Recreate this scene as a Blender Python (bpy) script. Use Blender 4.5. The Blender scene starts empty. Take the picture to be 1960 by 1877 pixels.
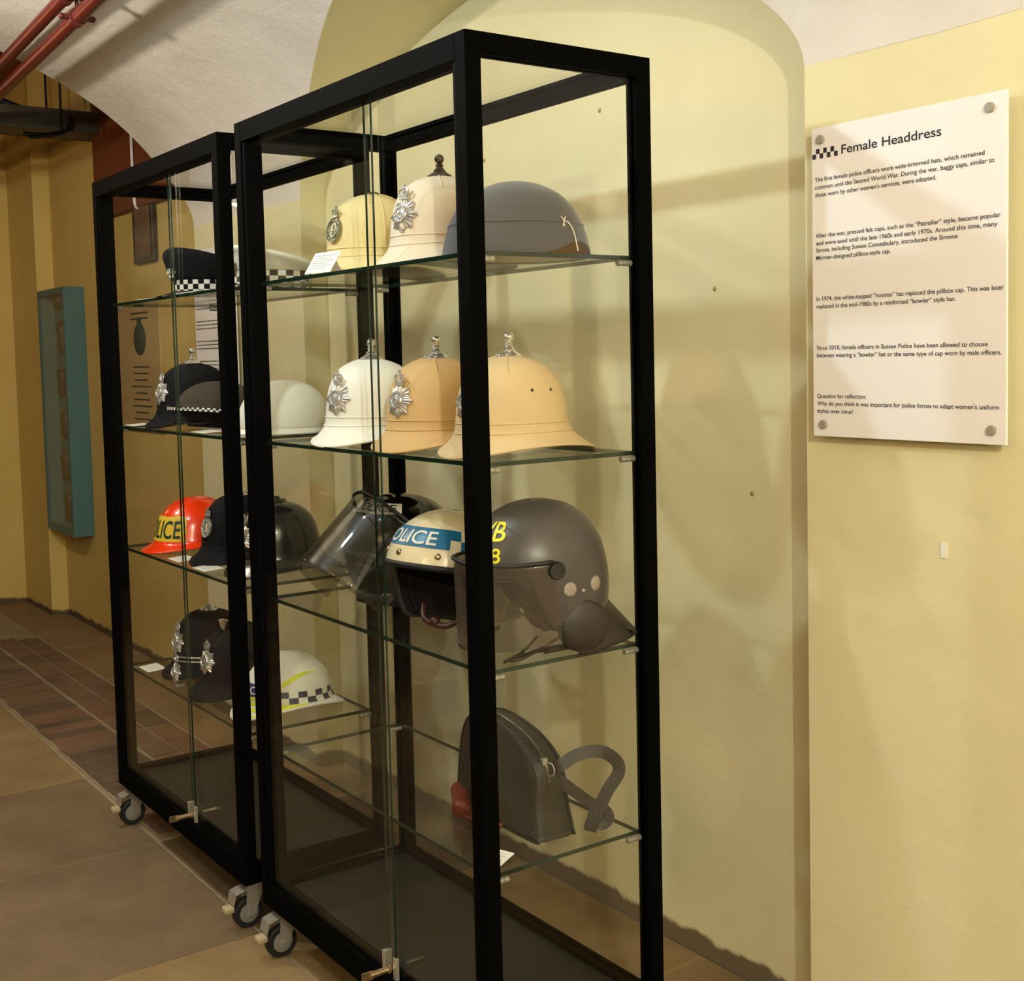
import bpy, bmesh, math, random
from mathutils import Vector, Matrix, noise
random.seed(7)
PI = math.pi
scene = bpy.context.scene
COL = scene.collection
sin, cos, rad = math.sin, math.cos, math.radians

# ------------------------------------------------------------------ camera
def cam_matrix(y, p, r):
    return (Matrix.Rotation(y, 3, 'Z') @ Matrix.Rotation(p, 3, 'X') @ Matrix.Rotation(r, 3, 'Y'))
M = cam_matrix(rad(54.23551954), rad(-3.82945734), rad(1.26056045))
right, fwd, up = M.col[0], M.col[1], M.col[2]
cd = bpy.data.cameras.new('camera'); co = bpy.data.objects.new('camera', cd); COL.objects.link(co)
R4 = Matrix((right, up, -fwd)).transposed().to_4x4()
co.matrix_world = Matrix.Translation((1.74789, -1.13670, 1.38444)) @ R4
cd.sensor_fit = 'HORIZONTAL'; cd.sensor_width = 36.0
cd.lens = 2396.397 / 1960 * 36
cd.shift_x = -41.83 / 1960; cd.shift_y = -97.27 / 1960
cd.clip_start = .02; cd.clip_end = 60
scene.camera = co

# ------------------------------------------------------------------ light and exposure
scene.view_settings.view_transform = 'Standard'
scene.view_settings.look = 'None'
scene.view_settings.gamma = 1
scene.view_settings.use_curve_mapping = False
scene.view_settings.exposure = 0.0
try:
    scene.cycles.transparent_max_bounces = 40
    scene.cycles.max_bounces = 14
    scene.cycles.glossy_bounces = 6
    scene.cycles.sample_clamp_indirect = 6
except Exception:
    pass
w = bpy.data.worlds.new('world'); scene.world = w; w.use_nodes = True
w.node_tree.nodes['Background'].inputs[0].default_value = (1, .85, .6, 1)
w.node_tree.nodes['Background'].inputs[1].default_value = 0.0
def lamp(name, loc, watt, color, size=.045):
    d = bpy.data.lights.new(name, 'POINT'); d.energy = watt; d.color = color; d.shadow_soft_size = size
    o = bpy.data.objects.new(name, d); o.location = loc; COL.objects.link(o)
    return o
lamp('lamp_over_case', (-.64, -.73, 2.35), 39, (.70, .88, .98), .025)
lamp('lamp_over_entry', (3.0, -1.40, 2.36), 168, (1, .98, .85), .03)
lamp('fill_opposite', (.5, -2.35, 1.95), 27, (1, .62, .28), .25)  # added warm fill standing in for bounce, not a known lamp
lamp('lamp_over_far_case', (-2.2, -.85, 2.42), 46, (1, .91, .74), .03)
lamp('lamp_far_bay', (-4.55, -.75, 2.25), 10, (1, .62, .30), .05)

# ------------------------------------------------------------------ materials
def lin(c):
    f = lambda v: (v / 255 / 12.92) if v / 255 <= .04045 else ((v / 255 + .055) / 1.055) ** 2.4
    return (f(c[0]), f(c[1]), f(c[2]), 1)
def new_mat(name):
    m = bpy.data.materials.new(name); m.use_nodes = True
    nt = m.node_tree
    return m, nt, nt.nodes['Principled BSDF']
def N(nt, t, **kw):
    n = nt.nodes.new(t)
    for k, v in kw.items(): setattr(n, k, v)
    return n
def pbr(name, c, rough=.5, metal=0, var=.0, scale=20, bump=0, bscale=60, coat=0, spec=.5, sheen=0):
    m, nt, b = new_mat(name)
    c = lin(c) if max(c) > 1.01 else tuple(c) + (1,)
    b.inputs['Base Color'].default_value = c
    b.inputs['Roughness'].default_value = rough
    b.inputs['Metallic'].default_value = metal
    b.inputs['Specular IOR Level'].default_value = spec
    b.inputs['Coat Weight'].default_value = coat
    b.inputs['Coat Roughness'].default_value = .05
    b.inputs['Sheen Weight'].default_value = sheen
    tc = N(nt, 'ShaderNodeTexCoord')
    if var:
        n = N(nt, 'ShaderNodeTexNoise'); n.inputs['Scale'].default_value = scale; n.inputs['Detail'].default_value = 5
        nt.links.new(tc.outputs['Object'], n.inputs['Vector'])
        mx = N(nt, 'ShaderNodeMix', data_type='RGBA')
        mx.inputs[6].default_value = tuple(max(0, v * (1 - var)) for v in c[:3]) + (1,)
        mx.inputs[7].default_value = tuple(min(1, v * (1 + var)) for v in c[:3]) + (1,)
        nt.links.new(n.outputs['Fac'], mx.inputs[0]); nt.links.new(mx.outputs[2], b.inputs['Base Color'])
    if bump:
        n2 = N(nt, 'ShaderNodeTexNoise'); n2.inputs['Scale'].default_value = bscale; n2.inputs['Detail'].default_value = 4
        nt.links.new(tc.outputs['Object'], n2.inputs['Vector'])
        bp = N(nt, 'ShaderNodeBump'); bp.inputs['Strength'].default_value = bump; bp.inputs['Distance'].default_value = .01
        nt.links.new(n2.outputs['Fac'], bp.inputs['Height']); nt.links.new(bp.outputs[0], b.inputs['Normal'])
    return m
def glass(name, tint, ior=1.5, rough=.0, gloss=1.0):
    m, nt, b = new_mat(name); nt.nodes.remove(b)
    out = nt.nodes['Material Output']
    geo = N(nt, 'ShaderNodeNewGeometry')
    mi = N(nt, 'ShaderNodeMix', data_type='FLOAT'); mi.inputs[2].default_value = ior; mi.inputs[3].default_value = 1 / ior
    nt.links.new(geo.outputs['Backfacing'], mi.inputs[0])
    fr = N(nt, 'ShaderNodeFresnel'); nt.links.new(mi.outputs[0], fr.inputs['IOR'])
    ml = N(nt, 'ShaderNodeMath', operation='MULTIPLY'); ml.inputs[1].default_value = gloss
    nt.links.new(fr.outputs[0], ml.inputs[0])
    tr = N(nt, 'ShaderNodeBsdfTransparent'); tr.inputs[0].default_value = tuple(tint) + (1,)
    gl = N(nt, 'ShaderNodeBsdfGlossy'); gl.inputs['Roughness'].default_value = rough
    mx = N(nt, 'ShaderNodeMixShader')
    nt.links.new(ml.outputs[0], mx.inputs[0]); nt.links.new(tr.outputs[0], mx.inputs[1]); nt.links.new(gl.outputs[0], mx.inputs[2])
    nt.links.new(mx.outputs[0], out.inputs['Surface'])
    return m
def dusty(name, tint, dust, amount):
    # transparent plastic with an even film of dust
    m = glass(name, tint, 1.5, .03)
    nt = m.node_tree; out = nt.nodes['Material Output']
    src = out.inputs['Surface'].links[0].from_socket
    df = N(nt, 'ShaderNodeBsdfDiffuse'); df.inputs[0].default_value = lin(dust)
    mx = N(nt, 'ShaderNodeMixShader'); mx.inputs[0].default_value = amount
    nt.links.new(src, mx.inputs[1]); nt.links.new(df.outputs[0], mx.inputs[2]); nt.links.new(mx.outputs[0], out.inputs['Surface'])
    return m
def plaster(name, c1, c2, bump, dirt=None, dirt_h=.05, patch=1.2):
    m, nt, b = new_mat(name); b.inputs['Roughness'].default_value = .75
    b.inputs['Specular IOR Level'].default_value = .25
    tc = N(nt, 'ShaderNodeTexCoord')
    n = N(nt, 'ShaderNodeTexNoise'); n.inputs['Scale'].default_value = patch; n.inputs['Detail'].default_value = 7; n.inputs['Roughness'].default_value = .62
    nt.links.new(tc.outputs['Object'], n.inputs['Vector'])
    rp = N(nt, 'ShaderNodeValToRGB'); rp.color_ramp.elements[0].position = .35; rp.color_ramp.elements[1].position = .68
    rp.color_ramp.elements[0].color = lin(c1); rp.color_ramp.elements[1].color = lin(c2)
    nt.links.new(n.outputs['Fac'], rp.inputs[0]); col = rp.outputs[0]
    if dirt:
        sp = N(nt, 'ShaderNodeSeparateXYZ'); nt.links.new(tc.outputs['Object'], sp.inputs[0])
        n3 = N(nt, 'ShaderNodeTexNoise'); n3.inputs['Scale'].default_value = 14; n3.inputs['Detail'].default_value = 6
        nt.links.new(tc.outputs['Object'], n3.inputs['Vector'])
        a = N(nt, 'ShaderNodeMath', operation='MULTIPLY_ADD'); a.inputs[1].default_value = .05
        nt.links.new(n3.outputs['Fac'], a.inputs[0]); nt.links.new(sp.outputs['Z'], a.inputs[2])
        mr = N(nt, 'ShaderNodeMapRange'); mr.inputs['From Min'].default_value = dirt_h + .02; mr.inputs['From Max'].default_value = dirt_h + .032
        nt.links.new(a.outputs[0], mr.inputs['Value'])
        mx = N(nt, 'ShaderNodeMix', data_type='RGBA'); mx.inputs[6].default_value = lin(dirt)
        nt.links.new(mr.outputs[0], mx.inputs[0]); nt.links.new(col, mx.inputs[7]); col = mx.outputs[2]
    nt.links.new(col, b.inputs['Base Color'])
    n2 = N(nt, 'ShaderNodeTexNoise'); n2.inputs['Scale'].default_value = 7; n2.inputs['Detail'].default_value = 8; n2.inputs['Roughness'].default_value = .6
    nt.links.new(tc.outputs['Object'], n2.inputs['Vector'])
    bp = N(nt, 'ShaderNodeBump'); bp.inputs['Strength'].default_value = bump; bp.inputs['Distance'].default_value = .03
    nt.links.new(n2.outputs['Fac'], bp.inputs['Height']); nt.links.new(bp.outputs[0], b.inputs['Normal'])
    return m

MAT = {}
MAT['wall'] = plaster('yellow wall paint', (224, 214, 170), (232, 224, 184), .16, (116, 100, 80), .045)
MAT['reflection_dark'] = plaster('dark tone against glass reflections', (34, 27, 20), (42, 34, 25), .2)  # made-up dark tone for unseen walls, keeps glass reflections low
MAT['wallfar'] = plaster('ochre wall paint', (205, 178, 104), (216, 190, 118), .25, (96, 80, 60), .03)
MAT['white'] = plaster('white vault plaster', (214, 206, 198), (228, 222, 214), .28, patch=2.2)
MAT['brownwall'] = plaster('brown paint', (112, 58, 28), (124, 66, 32), .2)
MAT['stone1'] = plaster('flagstone grey brown', (102, 85, 62), (124, 104, 77), .35, patch=3)
MAT['stone2'] = plaster('flagstone sand', (124, 102, 68), (144, 120, 84), .3, patch=3)
MAT['stone3'] = plaster('flagstone dark', (88, 73, 56), (110, 92, 72), .35, patch=3)
MAT['mortar'] = plaster('mortar joint', (140, 124, 100), (158, 140, 114), .4, patch=6)
MAT['brick1'] = plaster('paving brick brown', (98, 78, 60), (118, 96, 76), .4, patch=6)
MAT['brick2'] = plaster('paving brick dark', (82, 66, 52), (104, 86, 68), .4, patch=6)
MAT['brick3'] = plaster('paving brick red', (108, 82, 62), (124, 96, 74), .4, patch=6)
MAT['frame'] = pbr('black powder coat', (6, 6, 5), .62, bump=.05, bscale=900, spec=.015)
MAT['channel'] = pbr('black gasket', (6, 6, 6), .6, spec=.03)
MAT['base'] = pbr('black base board', (26, 28, 26), .45, spec=.3)
MAT['glass'] = glass('clear pane', (.996, .998, .992), gloss=.45)
MAT['shelf'] = glass('shelf glass', (.994, .997, .992), gloss=.5)
MAT['edge'] = pbr('green glass edge', (16, 38, 26), .15, spec=.6)
MAT['chrome'] = pbr('chrome', (226, 224, 218), .14, .8)
MAT['steel'] = pbr('zinc plated steel', (176, 172, 162), .35, .6)
MAT['darkmetal'] = pbr('tarnished metal', (110, 102, 90), .25, .8)
MAT['brass'] = pbr('brass', (178, 152, 116), .25, .8)
MAT['badge'] = pbr('chromed badge', (206, 204, 200), .26, .65)
MAT['greybadge'] = pbr('dull white metal badge', (150, 148, 126), .42, .75)
MAT['rubber'] = pbr('black rubber', (20, 20, 20), .55)
MAT['hub'] = pbr('grey wheel hub', (120, 118, 112), .35)
MAT['cream'] = pbr('cream plastic', (168, 154, 120), .45)
MAT['beige'] = pbr('beige helmet cloth', (226, 206, 146), .8, var=.05, scale=9, bump=.05, bscale=500)
MAT['pinkcream'] = pbr('pale cream helmet cloth', (230, 214, 188), .8, var=.04, scale=9, bump=.05, bscale=500)
MAT['whitecloth'] = pbr('white helmet paint', (238, 236, 222), .6, var=.02, scale=8)
MAT['tan'] = pbr('tan helmet cloth', (208, 172, 116), .8, var=.06, scale=8, bump=.05, bscale=500)
MAT['tan2'] = pbr('sand helmet cloth', (212, 186, 140), .8, var=.05, scale=8, bump=.05, bscale=500)
MAT['navy'] = pbr('navy wool cloth', (14, 15, 20), .85, bump=.1, bscale=700, spec=.2)
MAT['lining'] = pbr('dark lining', (60, 52, 40), .85)
MAT['beigelining'] = pbr('pale lining', (196, 172, 134), .8)
MAT['felt'] = pbr('grey blue felt', (78, 76, 78), .9, var=.08, scale=12, bump=.15, bscale=800, sheen=.3)
MAT['glossblack'] = pbr('gloss black', (7, 8, 10), .10, coat=.3)
MAT['greyriot'] = pbr('dusty charcoal shell', (76, 71, 70), .36, var=.06, scale=8)
MAT['leather'] = pbr('black leather', (36, 32, 26), .42, bump=.25, bscale=160)
MAT['strap'] = pbr('dark leather strap', (44, 38, 31), .5, bump=.15, bscale=250)
MAT['redleather'] = pbr('red brown leather', (104, 32, 18), .38, bump=.15, bscale=200)
MAT['orange'] = pbr('orange gloss shell', (250, 62, 12), .22, coat=.5)
MAT['yellowsticker'] = pbr('yellow sticker', (226, 188, 52), .5)
MAT['greenprint'] = pbr('dark green print', (20, 58, 52), .5)
MAT['cw'] = pbr('cream white gloss shell', (236, 222, 184), .2, coat=.4)
MAT['blue'] = pbr('blue band', (26, 104, 146), .35)
MAT['whiteprint'] = pbr('white print', (232, 230, 220), .5)
MAT['blackprint'] = pbr('black print', (26, 24, 26), .6)
MAT['greyprint'] = pbr('grey print', (62, 58, 60), .6)
MAT['plug'] = pbr('plug filler', (158, 138, 92), .8)
MAT['darkred'] = pbr('dark red brown strap', (58, 24, 16), .4)
MAT['paleprint'] = pbr('pale grey print', (150, 146, 142), .7)
MAT['yellowprint'] = pbr('yellow print', (240, 232, 30), .5)
MAT['fluo'] = pbr('fluorescent yellow', (224, 232, 20), .5)
MAT['purple'] = pbr('dark blue print', (62, 54, 84), .5)
MAT['bluefield'] = pbr('blue field', (40, 52, 110), .5)
MAT['visor'] = dusty('smoky visor', (.80, .80, .78), (120, 112, 100), .05)
MAT['visor2'] = dusty('dusty visor', (.80, .77, .74), (112, 101, 92), .20)
MAT['sign'] = pbr('white sign board', (246, 242, 242), .5)
MAT['stud'] = pbr('pale grey stud', (158, 150, 138), .45)
MAT['card'] = pbr('white card', (240, 236, 224), .7)
MAT['red'] = pbr('red pipe paint', (92, 20, 14), .42, var=.12, scale=14)
MAT['teal'] = pbr('teal display case', (72, 108, 108), .5, var=.05)
MAT['darkwood'] = pbr('dark wood', (48, 34, 24), .5)
MAT['tanboard'] = pbr('tan sign board', (186, 158, 108), .6)
MAT['tray'] = pbr('dusty grey steel tray', (70, 64, 52), .6, var=.15, scale=8)
MAT['string'] = pbr('white string', (224, 214, 196), .8)

# ------------------------------------------------------------------ object helpers
def link(o, parent=None):
    COL.objects.link(o)
    if parent: o.parent = parent
    return o
def tag(o, label, cat, group=None, kind=None):
    if label: o['label'] = label
    if cat: o['category'] = cat
    if group: o['group'] = group
    if kind: o['kind'] = kind
    return o
def thing(name, label, cat, loc=(0, 0, 0), rot=(0, 0, 0), group=None):
    o = bpy.data.objects.new(name, None); o.empty_display_size = .05
    o.location = loc; o.rotation_euler = rot; link(o)
    return tag(o, label, cat, group)

class MB:
    def __init__(s): s.v = []; s.f = []; s.m = []
    def add(s, vs, fs, mi=0):
        n = len(s.v); s.v += [tuple(p) for p in vs]
        for f in fs: s.f.append(tuple(i + n for i in f)); s.m.append(mi)
        return s
    def box(s, x0, x1, y0, y1, z0, z1, mi=0):
        vs = [(x, y, z) for x in (x0, x1) for y in (y0, y1) for z in (z0, z1)]
        return s.add(vs, [(0, 1, 3, 2), (4, 6, 7, 5), (0, 4, 5, 1), (2, 3, 7, 6), (0, 2, 6, 4), (1, 5, 7, 3)], mi)
    def quad(s, a, b, c, d, mi=0): return s.add([a, b, c, d], [(0, 1, 2, 3)], mi)
    def tube(s, pts, r, n=10, mi=0, closed=False, cap=True, rs=None):
        pts = [Vector(p) for p in pts]; k = len(pts); rings = []; prev = None
        for i, p in enumerate(pts):
            if closed: t = pts[(i + 1) % k] - pts[i - 1]
            else: t = pts[min(i + 1, k - 1)] - pts[max(i - 1, 0)]
            t.normalize()
            if prev is None:
                a = Vector((0, 0, 1)) if abs(t.z) < .9 else Vector((1, 0, 0))
                u = t.cross(a).normalized()
            else:
                u = (prev - t * prev.dot(t)).normalized()
            prev = u; v = t.cross(u)
            rr = rs[i] if rs else r
            rings.append([p + (u * cos(2 * PI * j / n) + v * sin(2 * PI * j / n)) * rr for j in range(n)])
        vs = [q for R in rings for q in R]; fs = []
        for i in range(k if closed else k - 1):
            a = i * n; b = ((i + 1) % k) * n
            for j in range(n): fs.append((a + j, a + (j + 1) % n, b + (j + 1) % n, b + j))
        if cap and not closed:
            fs.append(tuple(range(n - 1, -1, -1))); fs.append(tuple((k - 1) * n + j for j in range(n)))
        return s.add(vs, fs, mi)
    def lathe(s, prof, n=28, mi=0, at=(0, 0, 0), axis='z', sx=1, sy=1):
        vs = []; fs = []
        for (r, z) in prof:
            for j in range(n):
                a = 2 * PI * j / n; x, y = r * cos(a) * sx, r * sin(a) * sy
                p = (x, y, z) if axis == 'z' else ((z, x, y) if axis == 'x' else (y, z, x))
                vs.append((p[0] + at[0], p[1] + at[1], p[2] + at[2]))
        for i in range(len(prof) - 1):
            for j in range(n):
                fs.append((i * n + j, i * n + (j + 1) % n, (i + 1) * n + (j + 1) % n, (i + 1) * n + j))
        if prof[0][0] > 1e-5: fs.append(tuple(range(n - 1, -1, -1)))
        if prof[-1][0] > 1e-5: fs.append(tuple((len(prof) - 1) * n + j for j in range(n)))
        return s.add(vs, fs, mi)
    def ball(s, c, r, n=16, mi=0, sc=(1, 1, 1)):
        prof = [(r * sin(PI * i / (n // 2)), -r * cos(PI * i / (n // 2))) for i in range(n // 2 + 1)]
        k = len(s.v); s.lathe([(max(p, 1e-6), z) for p, z in prof], n, mi)
        for i in range(k, len(s.v)):
            p = s.v[i]; s.v[i] = (p[0] * sc[0] + c[0], p[1] * sc[1] + c[1], p[2] * sc[2] + c[2])
        return s
    def grid(s, fn, nu, nv, mi=0, flip=False, closed=False):
        """fn(i/nu, j/nv) -> point ; mi may be a function of (i,j)"""
        vs = [fn(i / nu, j / nv) for i in range(nu + 1) for j in range(nv + 1)]
        n0 = len(s.v); s.v += [tuple(p) for p in vs]
        for i in range(nu):
            for j in range(nv):
                a = i * (nv + 1) + j; b = (i + 1) * (nv + 1) + j
                f = (a, b, b + 1, a + 1) if not flip else (a, a + 1, b + 1, b)
                k = mi(i, j) if callable(mi) else mi
                if k is None: continue
                s.f.append(tuple(q + n0 for q in f)); s.m.append(k)
        return s
    def xform(s, mt, start=0):
        for i in range(start, len(s.v)): s.v[i] = tuple(mt @ Vector(s.v[i]))
        return s
    def build(s, name, mats, parent=None, smooth=False, bevel=0, solid=0, weld=True, solid_mat=None, angle=None):
        me = bpy.data.meshes.new(name); me.from_pydata(s.v, [], s.f)
        if not isinstance(mats, (list, tuple)): mats = [mats]
        for m in mats: me.materials.append(MAT[m] if isinstance(m, str) else m)
        for p, k in zip(me.polygons, s.m): p.material_index = k
        bm = bmesh.new(); bm.from_mesh(me)
        if weld: bmesh.ops.remove_doubles(bm, verts=bm.verts, dist=1e-5)
        bmesh.ops.recalc_face_normals(bm, faces=bm.faces)
        bm.to_mesh(me); bm.free()
        if smooth:
            for p in me.polygons: p.use_smooth = True
            if angle:
                try: me.set_sharp_from_angle(angle=rad(angle))
                except Exception: pass
        o = bpy.data.objects.new(name, me); link(o, parent)
        if solid:
            md = o.modifiers.new('thickness', 'SOLIDIFY'); md.thickness = solid; md.offset = -1
            if solid_mat is not None: md.material_offset = solid_mat; md.material_offset_rim = 0
        if bevel:
            md = o.modifiers.new('bevel', 'BEVEL'); md.width = bevel; md.segments = 2; md.limit_method = 'ANGLE'
        return o
def struct(o): o['kind'] = 'structure'; return o

def catmull(P, t):
    """P list of tuples, t in 0..1"""
    n = len(P) - 1; x = min(max(t, 0), 1) * n; i = min(int(x), n - 1); f = x - i
    p0, p1, p2, p3 = P[max(i - 1, 0)], P[i], P[i + 1], P[min(i + 2, n)]
    return tuple(.5 * ((2 * b) + (c - a) * f + (2 * a - 5 * b + 4 * c - d) * f * f + (3 * b - a - 3 * c + d) * f ** 3)
                 for a, b, c, d in zip(p0, p1, p2, p3))
def path(P, n): return [Vector(catmull(P, i / n)) for i in range(n + 1)]
def smooth(a, b, x):
    t = min(max((x - a) / (b - a), 0), 1); return t * t * (3 - 2 * t)

# text to flat mesh data --------------------------------------------------
_tc = {}
def text_data(s):
    if s in _tc: return _tc[s]
    cu = bpy.data.curves.new('t', 'FONT'); cu.body = s; cu.size = 1; cu.offset = .012
    ob = bpy.data.objects.new('t', cu); COL.objects.link(ob)
    dg = bpy.context.evaluated_depsgraph_get(); dg.update()
    me = ob.evaluated_get(dg).to_mesh()
    vs = [tuple(v.co) for v in me.vertices]; fs = [tuple(p.vertices) for p in me.polygons]
    ob.evaluated_get(dg).to_mesh_clear()
    bpy.data.objects.remove(ob); bpy.data.curves.remove(cu)
    x0 = min(v[0] for v in vs); x1 = max(v[0] for v in vs)
    _tc[s] = ([(v[0] - x0, v[1]) for v in vs], fs, x1 - x0)
    return _tc[s]
CAP = max(v[1] for v in text_data('H')[0])
def text_into(mb, s, fn, width, cap, mi=0, fine=None):
    """fn(u,v) maps text plane to 3D"""
    vs, fs, w0 = text_data(s)
    vs = [(x / w0 * width, y / CAP * cap) for x, y in vs]
    if fine:
        bm = bmesh.new(); bv = [bm.verts.new((x, y, 0)) for x, y in vs]
        for f in fs:
            try: bm.faces.new([bv[i] for i in f])
            except Exception: pass
        for _ in range(3):
            ed = [e for e in bm.edges if e.calc_length() > fine]
            if ed: bmesh.ops.subdivide_edges(bm, edges=ed, cuts=1)
            bmesh.ops.triangulate(bm, faces=bm.faces)
        bm.verts.index_update()
        vs = [(v.co.x, v.co.y) for v in bm.verts]; fs = [tuple(v.index for v in f.verts) for f in bm.faces]; bm.free()
    mb.add([fn(x, y) for x, y in vs], fs, mi)

# ------------------------------------------------------------------ the room
YP, YR = .70, .79
ZS = 1.92
XC, HW, RISE = -1.0, 1.1, .46
VA, VC = 1.75, .80
YO = YP - 2 * VA
def arch(x):
    d = (x - XC) / HW
    return ZS if abs(d) >= 1 else ZS + RISE * (1 - abs(d) ** 1.5) ** .55
def y_barrel(z):
    k = min((z - ZS) / VC, 1); return YP - VA * (1 - math.sqrt(max(0, 1 - k * k)))
def wob(p, a=.006, s=5):
    return noise.noise(Vector(p) * s) * a

def build_room():
    # floor : slab of mortar with separate flagstones let into it
    fl = MB(); fl.box(-6.1, 3.7, YO - .1, .9, -.12, -.004, 3)
    xs = [-6.0, -5.2, -4.55, -3.9, -3.2, -2.50, -1.79, -1.06, -.30, .45, 1.2, 2.0, 2.8, 3.6]
    rows = [(-2.75, -2.0), (-2.0, -1.35), (-1.35, -.72), (-.72, .035), (.035, .79)]
    rnd = random.Random(3)
    for r, (y0, y1) in enumerate(rows):
        for a, b in zip(xs[:-1], xs[1:]):
            off = .0 if r in (3, 4) else (.31 if r % 2 else -.17)
            mi = rnd.choice([0, 0, 1, 2])
            if r == 3 and a == -1.06: mi = 1
            if r == 3 and a == -1.79: mi = 0
            if r == 3 and a == -2.50: mi = 0
            if r == 3 and a < -2.6: mi = 1
            yy0, yy1 = y0, y1
            if r == 4 and a < -1.9: yy0 = .50; mi = 1
            fl.box(a + .004 + off, b - .004 + off, yy0 + .004, yy1 - .004, -.02, rnd.uniform(-.0008, .0012), mi)
    struct(fl.build('floor', ['stone1', 'stone2', 'stone3', 'mortar'], bevel=.003))
    # band of bricks set on edge across the stone paving
    bk = MB(); rnd = random.Random(5)
    bk.box(-4.95, -1.80, .045, .49, -.02, .0005, 0)
    x = -4.95
    while x < -1.86:
        wd = rnd.uniform(.072, .084)
        bk.box(x + .004, x + wd - .003, .052 + rnd.uniform(-.004, .004), .268 + rnd.uniform(-.003, .003), 0, .004 + rnd.uniform(-.001, .001), rnd.choice([1, 1, 2, 3]))
        x += wd
    x = -4.95
    while x < -1.98:
        wd = rnd.uniform(.20, .23)
        bk.box(x + .004, min(x + wd - .004, -1.805), .285, .38, 0, .004 + rnd.uniform(-.001, .001), rnd.choice([1, 3, 3]))
        bk.box(x + .06, min(x + wd + .052, -1.805), .388, .482, 0, .004 + rnd.uniform(-.001, .001), rnd.choice([1, 3, 2]))
        x += wd
    struct(bk.build('trim_1', ['mortar', 'brick1', 'brick2', 'brick3'], bevel=.003))
    # back wall : piers, recesses, lunette and its soffit
    wl = MB()
    def face(x0, x1, y, z0, z1, mi=0, nx=1, nz=1):
        wl.grid(lambda u, v: (x0 + (x1 - x0) * u, y, z0 + (z1 - z0) * v), nx, nz, mi)
    def reveal(x, y0, y1, z0, z1, mi=0):
        wl.quad((x, y0, z0), (x, y1, z0), (x, y1, z1), (x, y0, z1), mi)
    XR = XC + HW; XL = XC - HW; XF = -3.06
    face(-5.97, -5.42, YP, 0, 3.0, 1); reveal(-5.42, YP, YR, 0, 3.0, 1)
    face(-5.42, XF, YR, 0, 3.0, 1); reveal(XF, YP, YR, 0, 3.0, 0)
    face(XF, XL, YP, 0, ZS + .02, 0); reveal(XL, YP, YR, 0, ZS, 0)
    xsn = [XC + HW * -cos(PI * i / 40) for i in range(41)]
    for a, b in zip(xsn[:-1], xsn[1:]):
        wl.quad((a, YR, 0), (b, YR, 0), (b, YR, arch(b)), (a, YR, arch(a)), 0)
        wl.quad((a, YR, arch(a)), (b, YR, arch(b)), (b, y_barrel(arch(b)), arch(b)), (a, y_barrel(arch(a)), arch(a)), 0)
    reveal(XR, YP, YR, 0, ZS, 0)
    face(XR, 3.6, YP, 0, ZS + .02, 0)
    struct(wl.build('wall_back', ['wall', 'wallfar']))
    # vault
    ce = MB()
    def xend(z): return XF - .14 * smooth(0, .28, z - ZS)
    cols = [0, .08] + [0] * 0
    xcols = sorted(set([round(v, 4) for v in xsn] + [round(XF + (XL - XF) * i / 10, 4) for i in range(11)] + [round(XR + (3.6 - XR) * i / 24, 4) for i in range(25)]))
    def pt(x, t):
        z0 = arch(x); th0 = math.asin(min(1, (z0 - ZS) / VC)); th = th0 + (PI - th0) * t
        z = ZS + VC * sin(th); y = YP - VA + VA * cos(th)
        p = [x, y, z]
        if x <= XF + 1e-4: p[0] = xend(z)
        k = smooth(0, .06, t)
        d = wob((x, y, z), .012, 3) + wob((x, y, z), .006, 9)
        p[1] -= d * k * .6; p[2] += d * k * sin(th)
        if x > XR + 1e-4 and t == 0: p[2] += wob((x, 0, 0), .012, 11); p[1] -= .0006
        return tuple(p)
    nt_ = 60; n0 = len(ce.v)
    ts = [(i / nt_) ** 1.35 for i in range(nt_ + 1)]
    for x in xcols:
        for t in ts: ce.v.append(pt(x, t))
    for i in range(len(xcols) - 1):
        for j in range(nt_):
            a = n0 + i * (nt_ + 1) + j; b = a + nt_ + 1
            ce.f.append((a, b, b + 1, a + 1)); ce.m.append(0)
    # end wall above the vault and flat ceiling of the far space
    for j in range(nt_):
        p, q = ce.v[n0 + j], ce.v[n0 + j + 1]
        ce.quad(p, q, (q[0] - .02, q[1], 3.05), (p[0] - .02, p[1], 3.05), 1)
    ce.quad((-6.05, YO, 3.0), (-2.9, YO, 3.0), (-2.9, .9, 3.0), (-6.05, .9, 3.0), 1)
    struct(ce.build('ceiling', ['white', 'brownwall'], smooth=True, angle=40))
    struct(MB().box(-6.07, -5.97, .0, .70, 0, 3.0).build('wall_left', 'wallfar'))
    struct(MB().box(-6.07, -5.99, YO, .0, 0, 3.0).build('dark_reflection_panel', 'reflection_dark'))  # unseen dark panel added to keep reflections off the glass
    struct(MB().box(-6.07, 3.7, YO - .1, YO, 0, 3.0).build('wall_front', 'reflection_dark'))  # unseen wall, toned dark against veil in the panes
    struct(MB().box(3.6, 3.7, YO, YP, 0, 2.8).build('wall_right', 'wall'))
    # brown painted boxing above the far recess
    struct(MB().box(-4.5, XF + .0, .755, YR, 2.09, 2.99).build('trim_2', 'brownwall'))
build_room()

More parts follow.
